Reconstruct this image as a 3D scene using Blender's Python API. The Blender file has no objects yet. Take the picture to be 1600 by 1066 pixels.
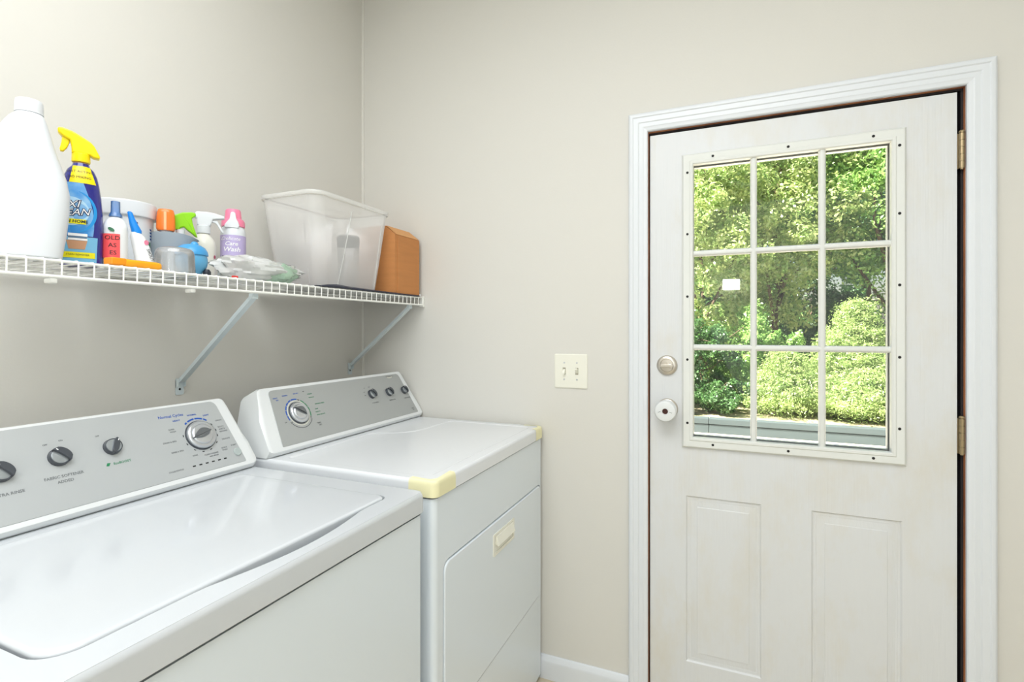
import bpy, bmesh, math, random
import numpy as np
from mathutils import Matrix, Vector, noise
PI = math.pi
random.seed(7)
SC = bpy.context.scene
COL = SC.collection

# ------------------------------------------------------------------ camera
cd = bpy.data.cameras.new('camera')
cam = bpy.data.objects.new('camera', cd)
COL.objects.link(cam)
cam.location = (1.454, -1.78, 1.277)
cam.rotation_euler = (PI / 2, 0, math.radians(23.0))
cd.sensor_fit = 'HORIZONTAL'
cd.sensor_width = 36.0
cd.lens = 18.0
cd.shift_x = 0.0
cd.shift_y = (514.0 - 533.0) / 1600.0
cd.clip_start = 0.02
cd.clip_end = 200
SC.camera = cam

# ------------------------------------------------------------------ world, sun, lamps, exposure
w = bpy.data.worlds.new('sky')
SC.world = w
w.use_nodes = True
nt = w.node_tree
nt.nodes.clear()
sky = nt.nodes.new('ShaderNodeTexSky')
sky.sky_type = 'NISHITA'
sky.sun_disc = False
sky.sun_elevation = math.radians(58)
sky.sun_rotation = math.radians(215)
sky.air_density = 1.3
sky.dust_density = 2.5
bg = nt.nodes.new('ShaderNodeBackground')
bg.inputs['Strength'].default_value = 0.16
wo = nt.nodes.new('ShaderNodeOutputWorld')
nt.links.new(sky.outputs[0], bg.inputs[0])
nt.links.new(bg.outputs[0], wo.inputs[0])

sd = bpy.data.lights.new('sun', 'SUN')
sd.energy = 21.0
sd.angle = math.radians(0.6)
sd.color = (1.0, 0.96, 0.86)
sun = bpy.data.objects.new('sun', sd)
COL.objects.link(sun)
sun.rotation_euler = Vector((0.52, 0.30, -0.80)).to_track_quat('-Z', 'Y').to_euler()


def area(name, loc, target, sx, sy, power, color):
    d = bpy.data.lights.new(name, 'AREA')
    d.shape = 'RECTANGLE'
    d.size, d.size_y = sx, sy
    d.energy = power
    d.color = color
    o = bpy.data.objects.new(name, d)
    COL.objects.link(o)
    o.location = loc
    o.rotation_euler = (Vector(target) - Vector(loc)).to_track_quat('-Z', 'Y').to_euler()
    return o


area('ceiling_lamp', (1.15, -1.85, 2.72), (1.15, -1.85, 0), 1.5, 1.5, 42, (0.935, 0.965, 1.0))
area('rear_fill_lamp', (1.9, -3.45, 1.55), (1.2, 0, 1.25), 1.9, 1.8, 14.5, (0.89, 0.96, 1.0))  # added fill light behind the camera; the wall there has no opening

SC.view_settings.view_transform = 'Standard'
SC.view_settings.look = 'None'
SC.view_settings.gamma = 1.0
SC.view_settings.use_curve_mapping = False
SC.view_settings.exposure = 0.08


# ------------------------------------------------------------------ materials
def lin(c):
    c = c / 255.0
    return c / 12.92 if c <= 0.04045 else ((c + 0.055) / 1.055) ** 2.4


def rgb(r, g, b):
    return (lin(r), lin(g), lin(b), 1.0)


MATS = {}


def mat(name, col, rough=0.5, metal=0.0, spec=0.5, bump=0.0, bscale=40.0, var=0.0, vscale=6.0,
        coat=0.0, stretch=(1, 1, 1), trans=0.0, emit=None, estr=0.0, col2=None):
    if name in MATS:
        return MATS[name]
    m = bpy.data.materials.new(name)
    m.use_nodes = True
    n = m.node_tree.nodes
    l = m.node_tree.links
    p = n['Principled BSDF']
    p.inputs['Base Color'].default_value = col
    p.inputs['Roughness'].default_value = rough
    p.inputs['Metallic'].default_value = metal
    p.inputs['Specular IOR Level'].default_value = spec
    p.inputs['Coat Weight'].default_value = coat
    p.inputs['Transmission Weight'].default_value = trans
    if emit:
        p.inputs['Emission Color'].default_value = emit
        p.inputs['Emission Strength'].default_value = estr
    if bump or var or col2:
        tc = n.new('ShaderNodeTexCoord')
        mp = n.new('ShaderNodeMapping')
        mp.inputs['Scale'].default_value = stretch
        l.new(tc.outputs['Object'], mp.inputs[0])
    if var or col2:
        nz = n.new('ShaderNodeTexNoise')
        nz.inputs['Scale'].default_value = vscale
        nz.inputs['Detail'].default_value = 4
        l.new(mp.outputs[0], nz.inputs['Vector'])
        mx = n.new('ShaderNodeMix')
        mx.data_type = 'RGBA'
        c2 = col2 if col2 else (col[0] * (1 - var), col[1] * (1 - var), col[2] * (1 - var), 1)
        mx.inputs[6].default_value = col
        mx.inputs[7].default_value = c2
        rp = n.new('ShaderNodeMapRange')
        rp.inputs['From Min'].default_value = 0.35
        rp.inputs['From Max'].default_value = 0.68
        l.new(nz.outputs[0], rp.inputs[0])
        l.new(rp.outputs[0], mx.inputs[0])
        l.new(mx.outputs[2], p.inputs['Base Color'])
    if bump:
        nb = n.new('ShaderNodeTexNoise')
        nb.inputs['Scale'].default_value = bscale
        nb.inputs['Detail'].default_value = 5
        l.new(mp.outputs[0], nb.inputs['Vector'])
        bp = n.new('ShaderNodeBump')
        bp.inputs['Strength'].default_value = bump
        bp.inputs['Distance'].default_value = 0.002
        l.new(nb.outputs[0], bp.inputs['Height'])
        l.new(bp.outputs[0], p.inputs['Normal'])
    MATS[name] = m
    return m


def clear(name, col, opacity, rough=0.1, gloss=0.06, var=0.0):
    """thin clear plastic / glass: transparent + a little body + fresnel gloss"""
    m = bpy.data.materials.new(name)
    m.use_nodes = True
    n = m.node_tree.nodes
    l = m.node_tree.links
    n.remove(n['Principled BSDF'])
    out = n['Material Output']
    tr = n.new('ShaderNodeBsdfTransparent')
    df = n.new('ShaderNodeBsdfDiffuse')
    tl = n.new('ShaderNodeBsdfTranslucent')
    df.inputs[0].default_value = col
    tl.inputs[0].default_value = col
    ml = n.new('ShaderNodeMixShader')
    ml.inputs[0].default_value = 0.28
    l.new(df.outputs[0], ml.inputs[1])
    l.new(tl.outputs[0], ml.inputs[2])
    m1 = n.new('ShaderNodeMixShader')
    m1.inputs[0].default_value = opacity
    if var:
        tc = n.new('ShaderNodeTexCoord')
        nz = n.new('ShaderNodeTexNoise')
        nz.inputs['Scale'].default_value = 28
        l.new(tc.outputs['Object'], nz.inputs['Vector'])
        rp = n.new('ShaderNodeMapRange')
        rp.inputs['To Min'].default_value = opacity - var
        rp.inputs['To Max'].default_value = opacity + var
        l.new(nz.outputs[0], rp.inputs[0])
        l.new(rp.outputs[0], m1.inputs[0])
    l.new(tr.outputs[0], m1.inputs[1])
    l.new(ml.outputs[0], m1.inputs[2])
    gl = n.new('ShaderNodeBsdfGlossy')
    gl.inputs['Roughness'].default_value = rough
    fr = n.new('ShaderNodeFresnel')
    fr.inputs[0].default_value = 1.45
    mu = n.new('ShaderNodeMath')
    mu.operation = 'MULTIPLY'
    mu.inputs[1].default_value = gloss / 0.034
    l.new(fr.outputs[0], mu.inputs[0])
    m2 = n.new('ShaderNodeMixShader')
    l.new(mu.outputs[0], m2.inputs[0])
    l.new(m1.outputs[0], m2.inputs[1])
    l.new(gl.outputs[0], m2.inputs[2])
    l.new(m2.outputs[0], out.inputs[0])
    MATS[name] = m
    return m


M_wall = mat('wall_paint', rgb(217, 215, 208), 0.62, bump=0.12, bscale=160, spec=0.3)
M_ceil = mat('ceiling_paint', rgb(240, 240, 236), 0.8)
M_trim = mat('white_gloss_trim', rgb(224, 228, 232), 0.35)
M_floor = mat('tan_vinyl', rgb(214, 204, 182), 0.4, col2=rgb(202, 186, 156), vscale=4, stretch=(1, 9, 1), bump=0.05)
M_enamel = mat('white_enamel', rgb(207, 211, 215), 0.16, coat=0.3)
M_enamel_side = mat('white_enamel_cabinet', rgb(225, 233, 239), 0.27, coat=0.15)
M_plastic_w = mat('white_plastic', rgb(226, 229, 229), 0.35)
M_offwhite = mat('cream_plastic', rgb(236, 235, 222), 0.35)
M_silver = mat('silver_console_paint', rgb(186, 190, 191), 0.42, metal=0.25)
M_silver2 = mat('silver_console_paint_dryer', rgb(174, 177, 176), 0.4, metal=0.3)
M_dark = mat('charcoal_plastic', rgb(70, 74, 80), 0.3)
M_black = mat('black_gap', rgb(18, 17, 17), 0.7)
M_chrome = mat('chrome', rgb(225, 227, 230), 0.14, metal=1.0)
M_satin = mat('satin_silver', rgb(205, 208, 212), 0.3, metal=0.85)
M_knobface = mat('knob_face', rgb(175, 182, 186), 0.25, metal=0.6)
M_nickel = mat('satin_nickel', rgb(206, 200, 190), 0.30, metal=0.9)
M_brass = mat('antique_brass', rgb(168, 150, 118), 0.35, metal=0.9, bump=0.1, bscale=200)
M_wire = mat('white_wire_coating', rgb(240, 240, 234), 0.3)
M_brace = mat('pale_blue_grey_steel', rgb(208, 219, 222), 0.35, metal=0.15)
M_tape = mat('yellow_tape', rgb(238, 233, 190), 0.5, bump=0.1, bscale=300)
M_yel = mat('yellow_plastic', rgb(253, 226, 5), 0.3)
M_navy = mat('navy_plastic', rgb(38, 40, 132), 0.14, coat=0.5)
M_blue_lab = mat('light_blue_label', rgb(52, 140, 214), 0.25, col2=rgb(170, 214, 240), vscale=18)
M_cyan = mat('cyan_swoosh', rgb(40, 150, 222), 0.25)
M_pale = mat('pale_blue_swoosh', rgb(176, 214, 240), 0.25)
M_sky = mat('sky_blue_panel', rgb(120, 186, 222), 0.3)
M_yel_lab = mat('yellow_label', rgb(240, 230, 20), 0.3)
M_basket = mat('basket_print', rgb(196, 148, 112), 0.5)
M_white_print = mat('white_print', rgb(248, 248, 248), 0.4)
M_black_print = mat('black_print', rgb(30, 32, 34), 0.5)
M_grey_print = mat('grey_print', rgb(112, 116, 118), 0.5)
M_blue_print = mat('blue_print', rgb(28, 84, 178), 0.45)
M_green_print = mat('green_print', rgb(34, 128, 84), 0.45)
M_red_lab = mat('coral_label', rgb(240, 84, 88), 0.4)
M_green_leaf = mat('green_leaf_print', rgb(60, 120, 88), 0.45)
M_red = mat('red_print', rgb(222, 60, 50), 0.4)
M_pinkd = mat('pink_print', rgb(232, 130, 160), 0.4)
M_bluecap = mat('bright_blue_plastic', rgb(10, 134, 226), 0.3)
M_clearblue = clear('clear_blue_cap', rgb(90, 160, 240), 0.5, 0.08)
M_orange = mat('orange_yellow_plastic', rgb(255, 180, 24), 0.35, col2=rgb(250, 160, 20), vscale=12)
M_orcap = mat('orange_plastic', rgb(255, 128, 46), 0.25)
M_green = mat('lime_plastic', rgb(142, 214, 12), 0.3)
M_greycup = mat('slate_grey_plastic', rgb(150, 160, 168), 0.42)
M_ball = mat('sky_blue_plastic', rgb(96, 170, 214), 0.25)
M_ball2 = mat('mid_blue_plastic', rgb(70, 156, 214), 0.3)
M_frost = clear('frosted_plastic', rgb(245, 248, 250), 0.24, 0.15, 0.06)
M_bin = clear('clear_bin_plastic', rgb(255, 255, 255), 0.43, 0.34, 0.02)
M_grey_clear = clear('smoky_plastic', rgb(190, 192, 194), 0.4, 0.3, 0.02)
M_bagm = clear('crinkled_film', rgb(254, 255, 254), 0.8, 0.2, 0.05, var=0.2)
M_bagg = clear('green_tinted_film', rgb(206, 240, 214), 0.75, 0.2, 0.05, var=0.2)
M_lav = mat('lavender_label', rgb(190, 176, 218), 0.4)
M_pink = mat('pink_plastic', rgb(246, 136, 168), 0.3)
M_card = mat('cardboard', rgb(198, 134, 78), 0.8, var=0.08, vscale=10, stretch=(1, 1, 8), bump=0.1, bscale=80)
M_card2 = mat('cardboard_edge', rgb(216, 160, 104), 0.8)
M_mat_navy = mat('dark_navy_vinyl', rgb(38, 42, 62), 0.3)
M_hdpe = mat('white_hdpe', rgb(226, 230, 234), 0.35)
M_jamb = mat('bare_brown_jamb', rgb(220, 146, 98), 0.6, col2=rgb(150, 88, 56), vscale=14, stretch=(1, 1, 0.3), bump=0.2)
M_weather = mat('black_weatherstrip', rgb(30, 26, 28), 0.7)
M_deck = mat('sunbleached_boards', rgb(222, 214, 200), 0.8, var=0.12, vscale=3)
M_kerb = mat('grey_painted_timber', rgb(84, 95, 96), 0.75, spec=0.2, var=0.1, vscale=5, stretch=(.3, 1, 4))
M_ground = mat('dry_ground', rgb(206, 190, 160), 0.95, col2=rgb(120, 130, 80), vscale=1.5)
M_bark = mat('tree_bark', rgb(120, 98, 80), 0.9, var=0.35, vscale=12, stretch=(1, 1, .25), bump=0.6, bscale=20)
M_lampglow = mat('added_lamp_glow', rgb(255, 250, 240), 0.5, emit=(1, .97, .92, 1), estr=48.0)  # glow of the added lamp behind the camera
M_ext = mat('exterior_siding', rgb(214, 214, 208), 0.7)

# window glass: clean clear pane
M_glass = clear('window_glass', rgb(235, 240, 240), 0.012, 0.0, 0.034)


def door_paint():
    m = mat('door_paint', rgb(219, 221, 222), 0.42)
    n = m.node_tree.nodes
    l = m.node_tree.links
    p = n['Principled BSDF']
    tc = n.new('ShaderNodeTexCoord')
    mp = n.new('ShaderNodeMapping')
    mp.inputs['Scale'].default_value = (60, 60, 2.2)
    l.new(tc.outputs['Object'], mp.inputs[0])
    wv = n.new('ShaderNodeTexNoise')
    wv.inputs['Scale'].default_value = 2.0
    wv.inputs['Detail'].default_value = 6
    wv.inputs['Distortion'].default_value = 0.6
    l.new(mp.outputs[0], wv.inputs['Vector'])
    bp = n.new('ShaderNodeBump')
    bp.inputs['Strength'].default_value = 0.55
    bp.inputs['Distance'].default_value = 0.0016
    l.new(wv.outputs[0], bp.inputs['Height'])
    l.new(bp.outputs[0], p.inputs['Normal'])
    # yellowish scuffs, strongest low on the latch side (real dirt)
    mp2 = n.new('ShaderNodeMapping')
    mp2.inputs['Scale'].default_value = (3.2, 3.2, 1.4)
    l.new(tc.outputs['Object'], mp2.inputs[0])
    nz = n.new('ShaderNodeTexNoise')
    nz.inputs['Scale'].default_value = 2.2
    nz.inputs['Detail'].default_value = 7
    nz.inputs['Roughness'].default_value = 0.65
    l.new(mp2.outputs[0], nz.inputs['Vector'])
    rp = n.new('ShaderNodeMapRange')
    rp.inputs['From Min'].default_value = 0.48
    rp.inputs['From Max'].default_value = 0.75
    rp.inputs['To Max'].default_value = 0.55
    l.new(nz.outputs[0], rp.inputs[0])
    mx = n.new('ShaderNodeMix')
    mx.data_type = 'RGBA'
    mx.inputs[6].default_value = rgb(219, 221, 222)
    mx.inputs[7].default_value = rgb(212, 205, 186)
    l.new(rp.outputs[0], mx.inputs[0])
    l.new(mx.outputs[2], p.inputs['Base Color'])
    return m


M_door = door_paint()
M_lite = mat('lite_frame_plastic', rgb(224, 226, 221), 0.35)


def leafmat(name, a, b, tr=0.35, scale=5.0):
    m = bpy.data.materials.new(name)
    m.use_nodes = True
    n = m.node_tree.nodes
    l = m.node_tree.links
    n.remove(n['Principled BSDF'])
    tc = n.new('ShaderNodeTexCoord')
    nz = n.new('ShaderNodeTexNoise')
    nz.inputs['Scale'].default_value = scale
    nz.inputs['Detail'].default_value = 8
    nz.inputs['Roughness'].default_value = 0.8
    l.new(tc.outputs['Object'], nz.inputs['Vector'])
    rp = n.new('ShaderNodeMapRange')
    rp.inputs['From Min'].default_value = 0.35
    rp.inputs['From Max'].default_value = 0.65
    l.new(nz.outputs[0], rp.inputs[0])
    mx = n.new('ShaderNodeMix')
    mx.data_type = 'RGBA'
    mx.inputs[6].default_value = a
    mx.inputs[7].default_value = b
    l.new(rp.outputs[0], mx.inputs[0])
    df = n.new('ShaderNodeBsdfDiffuse')
    tl = n.new('ShaderNodeBsdfTranslucent')
    gl = n.new('ShaderNodeBsdfGlossy')
    gl.inputs['Roughness'].default_value = 0.4
    l.new(mx.outputs[2], df.inputs[0])
    l.new(mx.outputs[2], tl.inputs[0])
    m1 = n.new('ShaderNodeMixShader')
    m1.inputs[0].default_value = tr
    l.new(df.outputs[0], m1.inputs[1])
    l.new(tl.outputs[0], m1.inputs[2])
    m2 = n.new('ShaderNodeMixShader')
    m2.inputs[0].default_value = 0.06
    l.new(m1.outputs[0], m2.inputs[1])
    l.new(gl.outputs[0], m2.inputs[2])
    l.new(m2.outputs[0], n['Material Output'].inputs[0])
    MATS[name] = m
    return m


L_oak = leafmat('leaf_yellow_green', rgb(118, 168, 84), rgb(226, 230, 160), .3)
L_green = leafmat('leaf_green', rgb(104, 160, 84), rgb(184, 214, 124), .3)
L_dark = leafmat('leaf_deep_green', rgb(58, 100, 58), rgb(104, 146, 80), .3)
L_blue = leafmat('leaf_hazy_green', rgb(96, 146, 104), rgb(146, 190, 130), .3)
L_cedar = leafmat('cedar_foliage', rgb(136, 172, 90), rgb(194, 210, 140), 0.35)


# ------------------------------------------------------------------ mesh helpers
def merge(bm, t, M=None):
    vs = {}
    for v in t.verts:
        vs[v] = bm.verts.new((M @ v.co) if M is not None else v.co)
    for f in t.faces:
        try:
            nf = bm.faces.new([vs[v] for v in f.verts])
        except ValueError:
            pass
    t.free()


def abox(bm, x0, x1, y0, y1, z0, z1, bev=0.0, seg=2, M=None):
    t = bmesh.new()
    bmesh.ops.create_cube(t, size=1.0)
    for v in t.verts:
        v.co = Vector(((x0 + x1) / 2 + v.co.x * (x1 - x0), (y0 + y1) / 2 + v.co.y * (y1 - y0),
                       (z0 + z1) / 2 + v.co.z * (z1 - z0)))
    if bev:
        bmesh.ops.bevel(t, geom=t.edges[:], offset=bev, segments=seg, profile=0.5, affect='EDGES')
    merge(bm, t, M)


def aprism(bm, pts, h0, h1, M=None, bev=0.0, seg=2):
    """polygon in local XY extruded along local Z"""
    t = bmesh.new()
    a = [t.verts.new((p[0], p[1], h0)) for p in pts]
    b = [t.verts.new((p[0], p[1], h1)) for p in pts]
    fb = t.faces.new(a[::-1])
    ft = t.faces.new(b)
    n = len(pts)
    for i in range(n):
        t.faces.new((a[i], a[(i + 1) % n], b[(i + 1) % n], b[i]))
    bmesh.ops.recalc_face_normals(t, faces=t.faces[:])
    if bev:
        es = [e for e in t.edges if (ft in e.link_faces) or (fb in e.link_faces)]
        bmesh.ops.bevel(t, geom=es, offset=bev, segments=seg, profile=0.5, affect='EDGES')
    merge(bm, t, M)


def alathe(bm, prof, n=32, M=None):
    t = bmesh.new()
    rings = []
    for r, z in prof:
        if r < 1e-6:
            rings.append([t.verts.new((0, 0, z))])
        else:
            rings.append([t.verts.new((r * math.cos(2 * PI * i / n), r * math.sin(2 * PI * i / n), z)) for i in range(n)])
    for a, b in zip(rings, rings[1:]):
        for i in range(n):
            j = (i + 1) % n
            if len(a) == 1 and len(b) == 1:
                continue
            if len(a) == 1:
                t.faces.new((a[0], b[j], b[i]))
            elif len(b) == 1:
                t.faces.new((a[i], a[j], b[0]))
            else:
                t.faces.new((a[i], a[j], b[j], b[i]))
    bmesh.ops.recalc_face_normals(t, faces=t.faces[:])
    merge(bm, t, M)


def acyl(bm, p0, p1, r, n=10, r1=None):
    p0, p1 = Vector(p0), Vector(p1)
    d = p1 - p0
    q = d.to_track_quat('Z', 'Y').to_matrix().to_4x4()
    M = Matrix.Translation(p0) @ q
    rr = r if r1 is None else r1
    alathe(bm, [(0, 0), (r, 0), (rr, d.length), (0, d.length)], n, M)


def atube(bm, pts, r, n=6, rs=None):
    pts = [Vector(p) for p in pts]
    rings = []
    up = Vector((0.013, 0.02, 1))
    for i, p in enumerate(pts):
        d = (pts[min(i + 1, len(pts) - 1)] - pts[max(i - 1, 0)]).normalized()
        a = d.cross(up)
        if a.length < 0.05:
            a = d.cross(Vector((1, 0.1, 0)))
        a.normalize()
        b = d.cross(a)
        k = rs[i] if rs else r
        rings.append([bm.verts.new(p + a * k * math.cos(2 * PI * j / n) + b * k * math.sin(2 * PI * j / n)) for j in range(n)])
    for a, b in zip(rings, rings[1:]):
        for i in range(n):
            j = (i + 1) % n
            bm.faces.new((a[i], a[j], b[j], b[i]))
    bm.faces.new(rings[0][::-1])
    bm.faces.new(rings[-1])


def aloft(bm, rings, M=None, cap0=True, cap1=True):
    t = bmesh.new()
    R = [[t.verts.new(p) for p in ring] for ring in rings]
    n = len(R[0])
    for a, b in zip(R, R[1:]):
        for i in range(n):
            j = (i + 1) % n
            t.faces.new((a[i], a[j], b[j], b[i]))
    if cap0:
        t.faces.new(R[0][::-1])
    if cap1:
        t.faces.new(R[-1])
    bmesh.ops.recalc_face_normals(t, faces=t.faces[:])
    merge(bm, t, M)


def rrect(x0, x1, y0, y1, r, n=5):
    """rounded rectangle loop, ccw; r may be one radius or four (x1y1, x0y1, x0y0, x1y0)"""
    rs = r if isinstance(r, (tuple, list)) else (r,) * 4
    out = []
    for (cx, cy, a0, k) in ((x1, y1, 0, 0), (x0, y1, 90, 1), (x0, y0, 180, 2), (x1, y0, 270, 3)):
        q = rs[k]
        ox = cx - q if cx == x1 else cx + q
        oy = cy - q if cy == y1 else cy + q
        for i in range(n + 1):
            a = math.radians(a0 + 90 * i / n)
            out.append((ox + q * math.cos(a), oy + q * math.sin(a)))
    return out


def aplate(bm, outer, holes, z0, z1, M=None, lip=0.0):
    """flat plate with holes: outer loop and hole loops in XY, z0..z1 thick"""
    t = bmesh.new()
    tops = []
    for lp in [outer] + holes:
        tops.append([t.verts.new((p[0], p[1], z1)) for p in lp])
    edges = []
    for lp in tops:
        for i in range(len(lp)):
            edges.append(t.edges.new((lp[i], lp[(i + 1) % len(lp)])))
    bmesh.ops.triangle_fill(t, use_beauty=True, use_dissolve=False, edges=edges)
    top_faces = t.faces[:]
    vm = {}
    for lp in tops:
        for v in lp:
            vm[v] = t.verts.new((v.co.x, v.co.y, z0))
    for f in top_faces:
        t.faces.new([vm[v] for v in f.verts][::-1])
    for lp in tops:
        for i in range(len(lp)):
            a, b = lp[i], lp[(i + 1) % len(lp)]
            t.faces.new((a, b, vm[b], vm[a]))
    bmesh.ops.recalc_face_normals(t, faces=t.faces[:])
    merge(bm, t, M)


def stepped(bm, loops, M=None, cap=True):
    """nested loops with equal vertex counts -> terraces (mouldings), cap the last"""
    t = bmesh.new()
    R = [[t.verts.new(p) for p in lp] for lp in loops]
    n = len(R[0])
    for a, b in zip(R, R[1:]):
        for i in range(n):
            j = (i + 1) % n
            t.faces.new((a[i], a[j], b[j], b[i]))
    if cap:
        t.faces.new(R[-1])
    merge(bm, t, M)


def obj(name, bm, m, parent=None, smooth=38, world=True, normals=False):
    me = bpy.data.meshes.new(name)
    if normals:
        bmesh.ops.recalc_face_normals(bm, faces=bm.faces[:])
    if world and parent is not None:
        off = Vector((0, 0, 0))
        q = parent
        while q is not None:
            off += q.location
            q = q.parent
        for v in bm.verts:
            v.co -= off
    bm.to_mesh(me)
    bm.free()
    me.materials.append(m)
    if smooth:
        me.shade_smooth()
        me.set_sharp_from_angle(angle=math.radians(smooth))
    o = bpy.data.objects.new(name, me)
    COL.objects.link(o)
    if smooth:
        wn = o.modifiers.new('weighted', 'WEIGHTED_NORMAL')
        wn.keep_sharp = True
        wn.weight = 100
    if parent is not None:
        o.parent = parent
    return o


def tag(o, label=None, cat=None, group=None, kind=None):
    if label:
        o['label'] = label
    if cat:
        o['category'] = cat
    if group:
        o['group'] = group
    if kind:
        o['kind'] = kind
    return o


def thing(name, label, cat, loc=(0, 0, 0), rz=0.0, group=None, kind=None):
    o = bpy.data.objects.new(name, None)
    o.empty_display_size = 0.05
    COL.objects.link(o)
    o.location = loc
    o.rotation_euler = (0, 0, rz)
    return tag(o, label, cat, group, kind)


def struct(name, bm, m, parent=None, smooth=38):
    o = obj(name, bm, m, parent, smooth)
    if parent is None:
        o['kind'] = 'structure'
    return o


_T = {}


def text_geo(s, size, align='CENTER', shear=0.0, bold=0.0):
    key = (s, size, align, shear, bold)
    if key in _T:
        return _T[key]
    cu = bpy.data.curves.new('t', 'FONT')
    cu.body = s
    cu.size = size
    cu.align_x = align
    cu.align_y = 'CENTER'
    cu.shear = shear
    cu.offset = bold
    cu.resolution_u = 2
    o = bpy.data.objects.new('t', cu)
    COL.objects.link(o)
    bpy.context.view_layer.update()
    me = bpy.data.meshes.new_from_object(o)
    vs = [v.co.copy() for v in me.vertices]
    fs = [tuple(p.vertices) for p in me.polygons]
    bpy.data.objects.remove(o)
    bpy.data.curves.remove(cu)
    bpy.data.meshes.remove(me)
    _T[key] = (vs, fs)
    return vs, fs


def atext(bm, s, size, fn, align='CENTER', shear=0.0, bold=0.0):
    """fn(x, y) -> world/local point"""
    vs, fs = text_geo(s, size, align, shear, bold)
    nv = [bm.verts.new(fn(v.x, v.y)) for v in vs]
    for f in fs:
        try:
            bm.faces.new([nv[i] for i in f])
        except ValueError:
            pass


# ================================================================== ROOM SHELL
H = 2.75
XR, YF = 2.95, -3.6          # right wall, front wall (behind the camera)
bm = bmesh.new(); abox(bm, -0.12, 0.0, YF - .12, 0.12, -0.05, H)
struct('wall_left', bm, M_wall, smooth=0)
bm = bmesh.new(); abox(bm, XR, XR + .12, YF - .12, 0.12, -0.05, H)
struct('wall_right', bm, M_wall, smooth=0)
bm = bmesh.new(); abox(bm, 0.0, XR, YF - .12, YF, -0.05, H)
struct('wall_front', bm, M_wall, smooth=0)
# back wall (with the door), opening cut out; exterior siding on its far side
OX0, OX1, OZ1 = 1.190, 2.062, 1.955
bm = bmesh.new()
abox(bm, 0.0, OX0, 0.0, 0.12, -0.05, H)
abox(bm, OX1, XR, 0.0, 0.12, -0.05, H)
abox(bm, OX0, OX1, 0.0, 0.12, OZ1, H)
struct('wall_back', bm, M_wall, smooth=0)
bm = bmesh.new(); abox(bm, -0.12, XR + .12, YF - .12, 0.12, -0.10, 0.0)
struct('floor', bm, M_floor, smooth=0)
bm = bmesh.new(); abox(bm, -0.12, XR + .12, YF - .12, 0.12, H, H + .1)
struct('ceiling', bm, M_ceil, smooth=0)

# thin corner batten between left and back walls
bm = bmesh.new()
alathe(bm, [(0, 0.0), (0.008, 0.0), (0.008, H), (0, H)], 12, Matrix.Translation((0.001, -0.001, 0)))
tag(struct('trim_1', bm, M_wall), 'thin painted corner bead where the left and back walls meet')

# baseboards: small ogee profile extruded
BP = [(0.0, 0.0), (0.014, 0.0), (0.014, 0.058), (0.012, 0.064), (0.012, 0.068), (0.008, 0.074), (0.007, 0.080), (0.004, 0.083), (0.0, 0.083)]


def baseboard(name, p0, p1, inward):
    p0, p1, inward = Vector(p0), Vector(p1), Vector(inward)
    b = bmesh.new()
    aloft(b, [[p + inward * q[0] + Vector((0, 0, q[1])) for q in BP] for p in (p0, p1)])
    return struct(name, b, M_trim, smooth=50)


baseboard('baseboard_back', (0.014, 0, 0), (1.1365, 0, 0), (0, -1, 0))
baseboard('baseboard_back', (2.1145, 0, 0), (XR - .014, 0, 0), (0, -1, 0))
baseboard('baseboard_left', (0, YF, 0), (0, 0, 0), (1, 0, 0))
baseboard('baseboard_right', (XR, YF, 0), (XR, 0, 0), (-1, 0, 0))
baseboard('baseboard_front', (0.014, YF, 0), (XR - .014, YF, 0), (0, 1, 0))

# ------------------------------------------------------------------ door casing (mitred colonial profile)
# profile: (distance out from the inner edge, projection from the wall)
CP = [(0, 0), (0, 0.010), (0.003, 0.013), (0.012, 0.014), (0.015, 0.016), (0.028, 0.015), (0.031, 0.0175),
      (0.046, 0.0175), (0.049, 0.020), (0.056, 0.020), (0.060, 0.018), (0.063, 0.014), (0.063, 0)]
CX0, CX1, CZ = 1.2005, 2.0505, 1.944
for side in ('left', 'head', 'right'):
    bm = bmesh.new()
    rings = []
    if side == 'left':
        ends = [lambda d, h: (CX0 - d, -h, 0.0), lambda d, h: (CX0 - d, -h, CZ + d)]
    elif side == 'right':
        ends = [lambda d, h: (CX1 + d, -h, 0.0), lambda d, h: (CX1 + d, -h, CZ + d)]
    else:
        ends = [lambda d, h: (CX0 - d, -h, CZ + d), lambda d, h: (CX1 + d, -h, CZ + d)]
    aloft(bm, [[Vector(e(d, h)) for d, h in CP] for e in ends])
    o = struct({'left': 'trim_2', 'head': 'trim_3', 'right': 'trim_4'}[side], bm, M_trim, smooth=30)
    tag(o, {'left': 'white door casing, upright on the latch side', 'head': 'white door casing across the top of the door',
            'right': 'white door casing, upright on the hinge side'}[side])

# ================================================================== DOOR
D = thing('door_1', 'white half-glass exterior door with two raised panels, nine panes and worn paint', None, (1.62, 0.026, 0), kind='structure')
# jamb lining the opening, bare brown edges, stop and weatherstrip
bm = bmesh.new()
abox(bm, OX0, 1.2010, 0.001, 0.125, 0, 1.945)
abox(bm, 2.0500, OX1, 0.001, 0.125, 0, 1.945)
abox(bm, OX0, OX1, 0.001, 0.125, 1.9435, OZ1)
obj('jamb', bm, M_jamb, D, 0)
bm = bmesh.new()
abox(bm, 1.2010, 1.214, 0.054, 0.110, 0, 1.943)
abox(bm, 2.022, 2.0500, 0.054, 0.110, 0, 1.943)
abox(bm, 1.2010, 2.0500, 0.054, 0.110, 1.920, 1.9435)
obj('door_stop', bm, M_weather, D, 0)
bm = bmesh.new()
abox(bm, 2.0440, 2.0505, 0.012, 0.054, 0.012, 1.943)
obj('weatherstrip', bm, M_weather, D, 0)
bm = bmesh.new()
abox(bm, 1.2010, 2.0440, 0.012, 0.054, 1.9375, 1.9440)
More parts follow.
